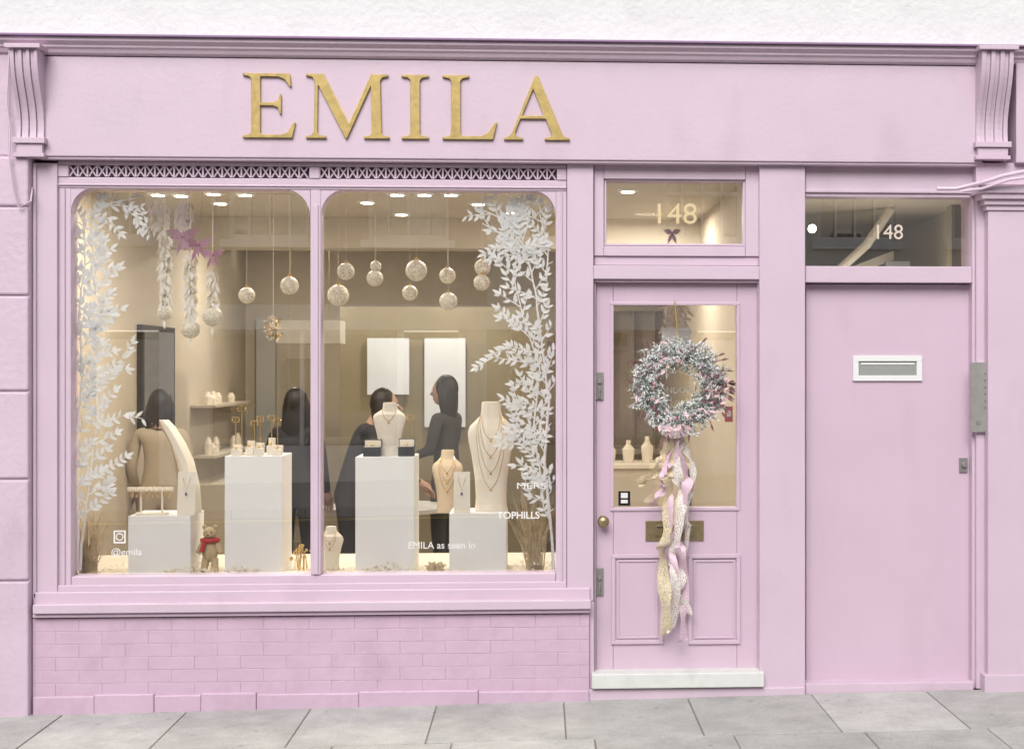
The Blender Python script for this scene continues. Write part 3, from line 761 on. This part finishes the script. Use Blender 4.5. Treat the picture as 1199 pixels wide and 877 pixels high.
for px, w_, h, y in ((270, 11, 13, .02), (287, 9, 17, .05), (297, 10, 15, .02), (312, 8, 20, .1), (318, 11, 12, .03)): ringbox(px, 0, w_, h, zp2, YP+y, cream)
ringbox(425, 0, 21, 20, zp3, YP+.04, black_g); ringbox(466, 0, 19, 21, zp3, YP+.04, black_g)
tstand(481, 485, zp3, YP+.2)
b = MB()
for k in range(14):
    px = 353+R.uniform(-8, 8); y = .3+R.uniform(0, .1); c = W(px, 650, y); h = R.uniform(.05, .16)
    b.tube([(c[0], y, zd-.005), (c[0]+R.uniform(-.02, .02), y, zd+h)], .0025, 5); b.sph((c[0]+R.uniform(-.02, .02), y, zd+h), R.uniform(.006, .012), 8, 6)
b.obj('gold_berry_spray', gold2)
b = MB()
for k in range(150):
    a = R.uniform(0, 6.28); e = R.uniform(.2, 1.5); c = W(510, 660, .14); b.leaf((c[0]+R.uniform(-.04, .04), .14+R.uniform(-.03, .03), zd+R.uniform(0, .04)), (math.cos(a)*math.cos(e), math.sin(a)*math.cos(e), math.sin(e)), .03, .009, (R.uniform(-1, 1), -1, 0))
b.obj('gold_leaf_cluster', litter, recalc=False)
b = MB(); y = .30; c = W(246, 660, y); x = c[0]; z0 = zd-.006
b.sph((x, y, z0+.11), (.045, .038, .06), 16, 10); b.sph((x, y-.005, z0+.205), (.036, .034, .034), 16, 10); b.sph((x, y-.038, z0+.198), (.016, .014, .012), 10, 7)
for s_ in (-1, 1):
    b.sph((x+s_*.028, y, z0+.237), (.013, .008, .013), 10, 7); b.tube([(x+s_*.035, y, z0+.15), (x+s_*.06, y-.02, z0+.10)], [.018, .014], 10); b.tube([(x+s_*.022, y, z0+.07), (x+s_*.028, y-.01, z0+.015)], [.022, .019], 10); b.sph((x+s_*.03, y-.02, z0+.012), (.02, .028, .013), 10, 7)
    b.sph((x+s_*.013, y-.036, z0+.213), .004, 8, 6, m=2)
b.sph((x, y-.052, z0+.202), .005, 8, 6, m=2)
b.tube([(x+.042*math.cos(a/12*6.283), y+.036*math.sin(a/12*6.283), z0+.168) for a in range(13)], .012, 8, m=1); b.tube([(x-.02, y-.04, z0+.165), (x-.035, y-.048, z0+.11)], [.011, .013], 8, m=1)
b.obj('teddy_bear', [mat('bear_plush', (.56, .44, .26), .9, bump=.5, bs=150), red, black], smooth=True)

# ================================================================== HANGING BAUBLES
bm_ = bpy.data.materials.new('bauble_glitter'); bm_.use_nodes = True; nt = bm_.node_tree; bs = nt.nodes['Principled BSDF']
tc = nt.nodes.new('ShaderNodeTexCoord'); v = nt.nodes.new('ShaderNodeTexVoronoi'); v.inputs['Scale'].default_value = 85; v.feature = 'DISTANCE_TO_EDGE'
r = nt.nodes.new('ShaderNodeValToRGB'); r.color_ramp.elements[0].position = .08; r.color_ramp.elements[0].color = (.88, .83, .70, 1); r.color_ramp.elements[1].position = .25; r.color_ramp.elements[1].color = (.42, .34, .20, 1)
nt.links.new(tc.outputs['Object'], v.inputs['Vector']); nt.links.new(v.outputs['Distance'], r.inputs['Fac']); nt.links.new(r.outputs['Color'], bs.inputs['Base Color'])
bs.inputs['Roughness'].default_value = .45
bp = nt.nodes.new('ShaderNodeBump'); bp.inputs['Strength'].default_value = .8; bp.inputs['Distance'].default_value = .004; bp.invert = True; nt.links.new(v.outputs['Distance'], bp.inputs['Height']); nt.links.new(bp.outputs['Normal'], bs.inputs['Normal'])
stringm = mat('thread', (.7, .65, .55), .6)
def bauble(px, py, rp, y, top=None):
    b = MB(); c = W(px, py, y); r_ = rp*sc*(7.29+y)/7.29
    b.sph(c, r_, 28, 18, 0); b.tube([(c[0], y, c[2]+r_*.96), (c[0], y, c[2]+r_*1.22)], r_*.2, 10, m=1)
    b.tube([(c[0], y, c[2]+r_*1.2), (c[0], y, ce-.001)], .0012, 4, m=2)
    b.obj('hanging_bauble', [bm_, gold2, stringm], smooth=True)
for (px, py, rp) in ((289, 346, 9.5), (339, 334.5, 10.5), (396, 346, 12.5), (405, 318, 10), (439, 326, 9.5), (440, 312, 6.5), (487.5, 317, 12.5), (524, 323, 9.5), (525, 353, 10.5), (565, 313, 9.5), (564, 331, 9.5), (480, 343, 9)):
    bauble(px, py, rp, .40+R.uniform(-.03, .15))
b = MB(); c = W(320, 385, .7)
for k in range(70):
    a = R.uniform(0, 6.28); b.leaf((c[0]+R.uniform(-.03, .03), .7+R.uniform(-.03, .03), c[2]+R.uniform(-.07, .06)), (math.cos(a), R.uniform(-.5, .5), math.sin(a)), .03, .01, (R.uniform(-1, 1), -1, 0), k % 2)
b.tube([(c[0], .7, c[2]), (c[0], .7, ce-.001)], .0014, 4, m=1); b.obj('hanging_crystal_cluster', [gold2, cream], recalc=False)
feather = mat('cream_feather', (.88, .85, .78), .8, var=.06, vs=50); bowm = mat('mauve_bow', (.40, .19, .28), .55, var=.2, vs=30)
def garland(px, py0, py1, y, rp):
    b = MB(); n = int((py1-py0)*2.6); x = wx(px, y)
    for k in range(n):
        z = wz(py0+(py1-py0)*k/n, px, y); a = R.uniform(0, 6.28)
        b.leaf((x+R.uniform(-.014, .014), y+R.uniform(-.012, .012), z), (math.cos(a)*.7, -abs(math.sin(a))*.4, -1), R.uniform(.04, .065), .018, (math.sin(a)*.5, -1, .3), 0 if R.random() < .75 else 2)
    b.tube([(x, y, wz(py1, px, y)), (x, y, ce-.001)], .0025, 5)
    c = (x, y, wz(py1+rp*.9, px, y)); r_ = rp*sc; b.sph(c, r_, 24, 16, 1)
    b.leaf((x, y-.01, c[2]-r_), (0, 0, -1), .05, .016, (0, -1, 0), 0)
    b.obj('hanging_feather_garland', [feather, bm_, mat('gold_feather', (.66, .56, .38), .6)], recalc=False)
garland(193, 270, 358, .24, 9); garland(223, 296, 376, .22, 11); garland(249, 315, 360, .26, 12); garland(212, 238, 262, .28, 3); garland(181, 236, 262, .28, 3); garland(220, 236, 258, .30, 3); garland(191, 238, 264, .32, 3)
for (px, py, s) in ((214, 276, 1.0), (232, 286, .9), (249, 298, .75)):
    b = MB(); c = Vector(W(px, py, .18))
    for (a, L_, w_) in ((.35, 20, 9), (math.pi-.35, 20, 9), (-.15, 15, 7), (math.pi+.2, 15, 7), (-1.1, 24, 5), (-1.9, 26, 5), (-1.5, 20, 4)):
        b.leaf(c, (math.cos(a), R.uniform(-.3, .1), math.sin(a)), L_*sc*s, w_*sc*s, (R.uniform(-.4, .4), -1, R.uniform(-.4, .4)))
    b.sph(c, .014*s, 12, 8); b.tube([c, (c[0], c[1]+.15, ce-.001)], .001, 4)
    b.obj('ribbon_bow', bowm, recalc=False)

b = MB(); c = W(455, 592, 2.6)
b.loft([(c[0], 2.6, c[2]-.03, .45, .40), (c[0], 2.6, c[2], .46, .41)], 36, 0); b.loft([(c[0], 2.6, fl+.03, .03, .03), (c[0], 2.6, c[2]-.031, .03, .03)], 14, 1); b.loft([(c[0], 2.6, fl+.001, .25, .25), (c[0], 2.6, fl+.03, .22, .22)], 28, 1)
b.obj('round_table', [white_p, steel], smooth=True)
# ================================================================== PEOPLE
def skin_obj(name, verts, edges, rad, m, parent, root=0):
    me = bpy.data.meshes.new(name); me.from_pydata(verts, edges, []); me.materials.append(m)
    o = bpy.data.objects.new(name, me); scene.collection.objects.link(o); o.parent = parent
    md = o.modifiers.new('s', 'SKIN'); md.use_smooth_shade = True
    sv = me.skin_vertices[0].data
    for i, r_ in enumerate(rad):
        sv[i].radius = r_ if isinstance(r_, tuple) else (r_, r_); sv[i].use_root = (i == root)
    sd = o.modifiers.new('d', 'SUBSURF'); sd.levels = 1; sd.render_levels = 2
    return o
def person(px, py_top, y, rot, bend=0.0, arms=None, height=1.65, top=black, hair_long=.30):
    e = empty('person')
    k = height/1.65
    def B(p):
        p = Vector(p)
        if p.z > .93:
            q = p-Vector((0, 0, .93)); c, s = math.cos(bend), math.sin(bend)
            p = Vector((q.x, q.y*c-q.z*s, q.y*s+q.z*c))+Vector((0, 0, .93))
        return tuple(p)
    arms = arms or [((.215, .02, 1.09), (.20, -.10, .88)), ((-.215, .02, 1.09), (-.20, -.10, .88))]
    V_ = [(0, 0, .94), B((0, 0, 1.08)), B((0, .0, 1.25)), B((0, .01, 1.385)), B((.165, .01, 1.345)), arms[0][0], arms[0][1], B((-.165, .01, 1.345)), arms[1][0], arms[1][1],
          (.09, 0, .84), (.095, -.02, .48), (.095, .02, .10), (-.09, 0, .84), (-.095, -.02, .48), (-.095, .02, .10)]
    Ed = [(0, 1), (1, 2), (2, 3), (2, 4), (4, 5), (5, 6), (2, 7), (7, 8), (8, 9), (0, 10), (10, 11), (11, 12), (0, 13), (13, 14), (14, 15)]
    rd = [(.15, .11), (.118, .09), (.14, .10), (.055, .055), .055, .043, .03, .055, .043, .03, .088, .06, .042, .088, .06, .042]
    skin_obj('clothed_body', V_, Ed, rd, top, e)
    hc = Vector(B((0, -.015, 1.535)))
    b = MB()
    b.tube([B((0, .01, 1.37)), B((0, .005, 1.44)), tuple(hc-Vector((0, 0, .04)))], [.052, .045, .045], 14)
    b.sph(hc, (.073, .092, .112), 22, 16); b.sph(hc+Vector((0, -.03, -.05)), (.052, .055, .055), 16, 10)
    b.tube([hc+Vector((0, -.085, .01)), hc+Vector((0, -.112, -.022)), hc+Vector((0, -.09, -.032))], [.007, .012, .008], 8)
    for s_ in (-1, 1):
        b.sph(hc+Vector((s_*.028, -.083, .006)), (.012, .008, .007), 10, 6, m=1); b.sph(hc+Vector((s_*.028, -.0905, .006)), (.005, .003, .005), 8, 6, m=2); b.tube([hc+Vector((s_*.014, -.09, .024)), hc+Vector((s_*.042, -.08, .024))], .003, 5, m=2); b.sph(hc+Vector((s_*.074, .005, -.005)), (.009, .018, .028), 10, 8)
    b.tube([hc+Vector((-.022, -.083, -.055)), hc+Vector((0, -.092, -.054)), hc+Vector((.022, -.083, -.055))], [.003, .006, .003], 8, m=3)
    b.obj('head', [skinm, white_p, black, mat('lips', (.3, .12, .1), .5)], e, smooth=True)
    b = MB()
    b.sph(hc+Vector((0, .022, .022)), (.086, .092, .112), 22, 14)
    hl = hair_long
    b.loft([(hc.x, hc.y+.055, hc.z-hl, .06, .03), (hc.x, hc.y+.055, hc.z-hl*.6, .095, .045), (hc.x, hc.y+.05, hc.z-hl*.2, .095, .055), (hc.x, hc.y+.04, hc.z+.05, .082, .06)], 20)
    for q in range(34):
        a = R.uniform(-.25, math.pi+.25); b.tube([hc+Vector((math.cos(a)*.06, .01+math.sin(a)*.05, .085)), hc+Vector((math.cos(a)*.09, .015+math.sin(a)*.06, .0)), hc+Vector((math.cos(a)*.100, .03+math.sin(a)*.05, -hl*.5)), hc+Vector((math.cos(a)*.08+R.uniform(-.02, .02), .04+math.sin(a)*.03, -hl-R.uniform(-.02, .06)))], [.012, .015, .013, .004], 6)
    b.obj('hair', hairm, e, smooth=True)
    for ai, s_ in ((0, 1), (1, -1)):
        el, wr_ = Vector(arms[ai][0]), Vector(arms[ai][1]); d = (wr_-el).normalized(); sdv = d.cross(Vector((0, 0, 1)))
        sdv = sdv.normalized() if sdv.length > .1 else Vector((1, 0, 0)); up = sdv.cross(d).normalized()
        b = MB(); b.tube([wr_-d*.02, wr_+d*.03, wr_+d*.07, wr_+d*.085], [.024, .033, .034, .022], 12)
        for fi, (o_, L_) in enumerate(((-.027, .058), (-.010, .07), (.008, .074), (.026, .064))):
            f0 = wr_+d*.075+sdv*o_; b.tube([f0, f0+d*L_*.5-up*.006, f0+d*L_*.8-up*.02, f0+d*L_-up*.034], [.009, .0085, .008, .005], 8)
        f0 = wr_+d*.03-sdv*.025*s_; b.tube([f0, f0+d*.025-sdv*.022*s_, f0+d*.055-sdv*.03*s_-up*.01], [.012, .010, .007], 8)
        b.obj('hand', skinm, e, smooth=True)
    for s_ in (-1, 1):
        b = MB(); b.sph((s_*.095, -.05, .045), (.042, .12, .045), 16, 8); b.obj('shoe', black_g, e, smooth=True)
    e.scale = (k,)*3; e.rotation_euler = (0, 0, rot); e.location = (wx(px, y), y, fl+.001)
    return e
dk_top = mat('charcoal_knit', (.05, .047, .042), .9)
person(347, 462, 2.2, math.radians(165), height=1.50, hair_long=.34)
person(405, 465, 2.15, math.radians(98), bend=math.radians(26), arms=[((.2, -.30, 1.10), (.10, -.50, .93)), ((-.2, -.30, 1.08), (-.10, -.52, .92))], height=1.56, hair_long=.16)
person(522, 450, 3.0, math.radians(-112), arms=[((.21, -.03, 1.10), (.12, -.27, 1.02)), ((-.21, -.03, 1.10), (-.12, -.27, 1.05))], height=1.58, hair_long=.22, top=dk_top)
person(188, 462, 2.2, math.radians(178), height=1.49, hair_long=.12, top=mat('beige_coat', (.42, .36, .27), .9))

# ================================================================== GROUND
stone_m = bpy.data.materials.new('york_stone'); stone_m.use_nodes = True; nt = stone_m.node_tree; bs = nt.nodes['Principled BSDF']
tc = nt.nodes.new('ShaderNodeTexCoord'); ge = nt.nodes.new('ShaderNodeNewGeometry')
n1 = nt.nodes.new('ShaderNodeTexNoise'); n1.inputs['Scale'].default_value = 4.5; n1.inputs['Detail'].default_value = 9; n1.inputs['Roughness'].default_value = .75
n2 = nt.nodes.new('ShaderNodeTexNoise'); n2.inputs['Scale'].default_value = 160; n2.inputs['Detail'].default_value = 3
nt.links.new(tc.outputs['Object'], n1.inputs['Vector']); nt.links.new(tc.outputs['Object'], n2.inputs['Vector'])
r1 = nt.nodes.new('ShaderNodeValToRGB'); r1.color_ramp.elements[0].position = .32; r1.color_ramp.elements[0].color = (.36, .355, .34, 1); r1.color_ramp.elements[1].position = .68; r1.color_ramp.elements[1].color = (.53, .53, .505, 1)
nt.links.new(n1.outputs['Fac'], r1.inputs['Fac'])
ri = nt.nodes.new('ShaderNodeMapRange'); ri.inputs['To Min'].default_value = .88; ri.inputs['To Max'].default_value = 1.08
nt.links.new(ge.outputs['Random Per Island'], ri.inputs['Value'])
rs = nt.nodes.new('ShaderNodeMapRange'); rs.inputs['From Min'].default_value = .35; rs.inputs['From Max'].default_value = .65; rs.inputs['To Min'].default_value = .84; rs.inputs['To Max'].default_value = 1.08
nt.links.new(n2.outputs['Fac'], rs.inputs['Value'])
mu = nt.nodes.new('ShaderNodeMath'); mu.operation = 'MULTIPLY'; nt.links.new(ri.outputs[0], mu.inputs[0]); nt.links.new(rs.outputs[0], mu.inputs[1])
# scattered dark gum spots
vo = nt.nodes.new('ShaderNodeTexVoronoi'); vo.inputs['Scale'].default_value = 5.5; nt.links.new(tc.outputs['Object'], vo.inputs['Vector'])
vr = nt.nodes.new('ShaderNodeMapRange'); vr.inputs['From Min'].default_value = .05; vr.inputs['From Max'].default_value = .09; vr.inputs['To Min'].default_value = .72; vr.inputs['To Max'].default_value = 1.0
nt.links.new(vo.outputs['Distance'], vr.inputs['Value'])
mu2 = nt.nodes.new('ShaderNodeMath'); mu2.operation = 'MULTIPLY'; nt.links.new(mu.outputs[0], mu2.inputs[0]); nt.links.new(vr.outputs[0], mu2.inputs[1])
vm = nt.nodes.new('ShaderNodeVectorMath'); vm.operation = 'SCALE'; nt.links.new(r1.outputs['Color'], vm.inputs[0]); nt.links.new(mu2.outputs[0], vm.inputs['Scale'])
nt.links.new(vm.outputs['Vector'], bs.inputs['Base Color']); bs.inputs['Roughness'].default_value = .8
bp = nt.nodes.new('ShaderNodeBump'); bp.inputs['Strength'].default_value = .3; bp.inputs['Distance'].default_value = .004; nt.links.new(n2.outputs['Fac'], bp.inputs['Height']); nt.links.new(bp.outputs['Normal'], bs.inputs['Normal'])
b = MB()
rowd = [(-.03, -.80, [75, 220, 365, 512, 660, 805, 950, 1085]), (-.80, -1.55, None), (-1.55, -2.3, None), (-2.3, -2.75, None)]
for ri_, (ya, yb_, pxs) in enumerate(rowd):
    if pxs: xs_ = [wx(p, -.05) for p in pxs]
    else: xs_ = [(-2.4+ri_*.31)+.62*i+R.uniform(-.04, .04) for i in range(9)]
    while xs_[0] > -12: xs_.insert(0, xs_[0]-R.uniform(.58, .72))
    while xs_[-1] < 12: xs_.append(xs_[-1]+R.uniform(.58, .72))
    for i in range(len(xs_)-1):
        x0, x1 = xs_[i]+.0035, xs_[i+1]-.0035; y0, y1 = yb_+.004, ya-.004; dz = R.uniform(-.002, .002)
        i0 = len(b.v)
        for z_ in (-.05, 0):
            for (x, y) in ((x0, y0), (x1, y0), (x1, y1), (x0, y1)): b.v.append((x, y, gz(x)+z_+(dz if z_ == 0 else 0)))
        for f in ((0,3,2,1),(4,5,6,7),(0,1,5,4),(1,2,6,5),(2,3,7,6),(3,0,4,7)): b.f.append(tuple(i0+q for q in f)); b.m.append(0)
b.obj('pavement', stone_m, bevel=.004)
def sheet(name, m, x0, x1, y0, y1, dz):
    b = MB(); n = 10
    for i in range(n):
        a, c = x0+(x1-x0)*i/n, x0+(x1-x0)*(i+1)/n
        b.poly([(a, y0, gz(a)+dz), (c, y0, gz(c)+dz), (c, y1, gz(c)+dz), (a, y1, gz(a)+dz)])
    return b.obj(name, m)
def sbox(b, x0, x1, y0, y1, zlo, zhi, m=0):
    i0 = len(b.v)
    for z_ in (zlo, zhi):
        for (x, y) in ((x0, y0), (x1, y0), (x1, y1), (x0, y1)): b.v.append((x, y, gz(x)+z_))
    for f in ((0,3,2,1),(4,5,6,7),(0,1,5,4),(1,2,6,5),(2,3,7,6),(3,0,4,7)): b.f.append(tuple(i0+q for q in f)); b.m.append(m)
b = MB(); sbox(b, -12, 12, -2.76, .09, -.2, -.007); b.obj('pavement_bedding', mat('mortar', (.24, .23, .21), .9, var=.2, vs=20))
b = MB()
for i in range(26): sbox(b, -12+i*.92+.004, -12+(i+1)*.92-.004, -2.91, -2.765, -.3, -.002)
for i in range(26): sbox(b, -12+i*.92+.004, -12+(i+1)*.92-.004, -10.5, -10.355, -.3, -.002)
b.obj('kerb', mat('granite_kerb', (.34, .34, .34), .7, var=.2, vs=40), bevel=.008)
b = MB(); sbox(b, -12, 12, -14.5, -10.505, -.3, -.004); b.obj('far_pavement', mat('far_paving', (.40, .40, .39), .8, var=.15, vs=5))
asph = mat('asphalt', (.055, .055, .058), .85, var=.2, vs=30, bump=.5, bs=150)
sheet('road', asph, -60, 60, -10.36, -2.9, -.12)
sheet('ground', mat('ground_grey', (.16, .155, .15), .9, var=.2, vs=2), -300, 300, -300, 300, -.36)
b = MB()
for y in (-3.2, -3.35, -10.0, -10.15):
    b.poly([(-12, y, gz(-12)-.116), (12, y, gz(12)-.116), (12, y+.08, gz(12)-.116), (-12, y+.08, gz(-12)-.116)])
b.obj('double_yellow_lines', mat('yellow_line', (.55, .42, .05), .7))

# ================================================================== OPPOSITE TERRACE
op = empty('terraced_building')
st = [mat('op_stucco', (.74, .72, .68), .8, var=.06, bump=.2), mat('op_brick', (.50, .44, .37), .8, var=.15, vs=8), mat('op_white', (.80, .79, .77), .7)]
yo = -14.5
wall = MB(); fr = MB(); gg = MB(); dk = MB()
bay = 4.6
for i in range(-4, 5):
    x0, x1 = i*bay-.675, (i+1)*bay-.675; mi = [0, 2, 2, 1, 0][(i+4) % 5]
    op_h = 8.6
    cols = [(x0+.6, x0+1.85), (x0+2.75, x0+4.0)]
    rows_ = [(3.75, 5.25), (6.2, 7.4)]
    wall.box(x0, x1, yo-.3, yo, 2.75, 3.75, mi); wall.box(x0, x1, yo-.3, yo, 5.25, 6.2, mi); wall.box(x0, x1, yo-.3, yo, 7.4, op_h, mi)
    for (za, zb2) in rows_:
        ed = [x0, cols[0][0], cols[0][1], cols[1][0], cols[1][1], x1]
        for q in (0, 2, 4): wall.box(ed[q], ed[q+1], yo-.3, yo, za, zb2, mi)
        for (a, c) in cols:
            fr.box(a, a+.07, yo-.15, yo-.08, za, zb2); fr.box(c-.07, c, yo-.15, yo-.08, za, zb2); fr.box(a+.07, c-.07, yo-.15, yo-.08, za, za+.08); fr.box(a+.07, c-.07, yo-.15, yo-.08, zb2-.08, zb2)
            fr.box(a+.07, c-.07, yo-.14, yo-.07, (za+zb2)/2-.03, (za+zb2)/2+.03)
            for q in (1, 2, 3): xm = a+(c-a)*q/4; fr.box(xm-.02, xm+.02, yo-.145, yo-.1, za+.08, zb2-.08)
            fr.box(a-.12, c+.12, yo+.001, yo+.08, zb2+.02, zb2+.14); fr.box(a-.1, c+.1, yo+.001, yo+.1, za-.12, za-.01)
            gg.box(a+.07, c-.07, yo-.16, yo-.155, za+.08, zb2-.08); dk.box(a, c, yo-.6, yo-.55, za, zb2)
    wall.box(x0, x1, yo, yo+.22, op_h-.25, op_h, mi)
    fr.box(x0, x1, yo-.3, yo+.12, 2.35, 2.74); wall.box(x0, x0+.35, yo-.3, yo+.06, -.5, 2.35, (mi+1) % 3); wall.box(x1-.35, x1, yo-.3, yo+.06, -.5, 2.35, (mi+1) % 3)
    wall.box(x0+.35, x1-1.4, yo-.3, yo, -.5, .55, (mi+1) % 3); gg.box(x0+.35, x1-1.4, yo-.12, yo-.11, .55, 2.35); dk.box(x0+.35, x1-.35, yo-1.5, yo-1.4, -.5, 2.35)
    fr.box(x1-1.4, x1-1.3, yo-.15, yo-.02, -.5, 2.35); fr.box(x1-.45, x1-.351, yo-.15, yo-.02, -.5, 2.35); wall.box(x1-1.3, x1-.45, yo-.15, yo-.1, -.5, 2.2, (mi+2) % 3)
    fr.box(x0+1.7, x0+1.76, yo-.14, yo-.03, .551, 2.349)
wall.box(-4*bay-.675, 5*bay-.675, yo-7, yo-.6, 8.3, 8.5, 1)
wall.obj('walls', st, op); fr.obj('window_frames', mat('bright_white_gloss', (.82, .82, .81), .4), op); gg.obj('window_panes', glass_op, op); dk.obj('dark_interiors', mat('op_interior', (.05, .045, .04), .9), op)
nb_mats = [mat('nb_cream', (.60, .58, .54), .7, var=.06, bump=.3), white_p, mat('nb_front', (.10, .13, .16), .5), dark]
for (x0, x1) in ((ux0-6, ux0-.002), (ux1+.002, ux1+6)):
    e = empty('neighbouring_building'); b = MB()
    b.box(x0, x1, .02, .3, 3.0, 9.3, 0); b.box(x0, x1, -.06, .3, 2.6, 2.999, 2)
    b.box(x0, x0+.4, -.04, .3, -.3, 2.599, 2); b.box(x1-.4, x1, -.04, .3, -.3, 2.599, 2); b.box(x0+.4, x1-.4, 0, .3, -.3, .6, 2); b.box(x0+.4, x1-.4, .9, 1, .6, 2.599, 3)
    b.box((x0+x1)/2-.04, (x0+x1)/2+.04, 0, .1, .601, 2.599, 2)
    for xc in (x0+1.5, x1-1.5):
        for z in (3.9, 6.5): b.box(xc-.5, xc+.5, -.02, .019, z, z+1.5, 1); b.box(xc-.42, xc-.02, -.025, -.0205, z+.1, z+1.4, 3); b.box(xc+.02, xc+.42, -.025, -.0205, z+.1, z+1.4, 3)
    b.obj('facade', nb_mats, e); g = MB(); g.box(x0+.4, x1-.4, .08, .085, .6, 2.599); g.obj('glazing', glass_op, e)
slab('side_returns', pink_stone, (ux0, wx(-40, .1)-.001, -.03, .3, -.3, zt-.001), (wx(1290, .1)+.001, ux1, -.03, .3, -.3, zt-.001))

# ================================================================== LIGHT, CAMERA
w_ = bpy.data.worlds.new('World'); scene.world = w_; w_.use_nodes = True; nt = w_.node_tree
bg = nt.nodes['Background']; sky = nt.nodes.new('ShaderNodeTexSky'); sky.sky_type = 'NISHITA'; sky.sun_disc = False
el, az = math.radians(42), math.radians(192)
sky.sun_elevation = el; sky.sun_rotation = az; sky.air_density = 1.0; sky.dust_density = 3.0
hs = nt.nodes.new('ShaderNodeHueSaturation'); hs.inputs['Saturation'].default_value = .3
nt.links.new(sky.outputs[0], hs.inputs['Color']); nt.links.new(hs.outputs[0], bg.inputs['Color']); bg.inputs['Strength'].default_value = .15
sl = bpy.data.lights.new('sun', 'SUN'); sl.energy = 2.8; sl.angle = math.radians(40); sl.color = (1, .98, .955)
so = bpy.data.objects.new('sun', sl); scene.collection.objects.link(so)
dirn = Vector((math.sin(az)*math.cos(el), math.cos(az)*math.cos(el), math.sin(el)))
so.rotation_euler = dirn.to_track_quat('Z', 'Y').to_euler()
cam = bpy.data.cameras.new('camera'); co = bpy.data.objects.new('camera', cam); scene.collection.objects.link(co)
cam.sensor_width = 36; cam.lens = F*36/1199; cam.shift_x = -(PX-599.5)/1199; cam.shift_y = -(438.5-PY)/1199
cam.clip_start = .05; cam.clip_end = 1500
co.location = (CX, -D, CZ); co.rotation_euler = (math.pi/2, 0, -TH)
scene.camera = co
scene.view_settings.view_transform = 'Standard'; scene.view_settings.look = 'None'; scene.view_settings.exposure = 0
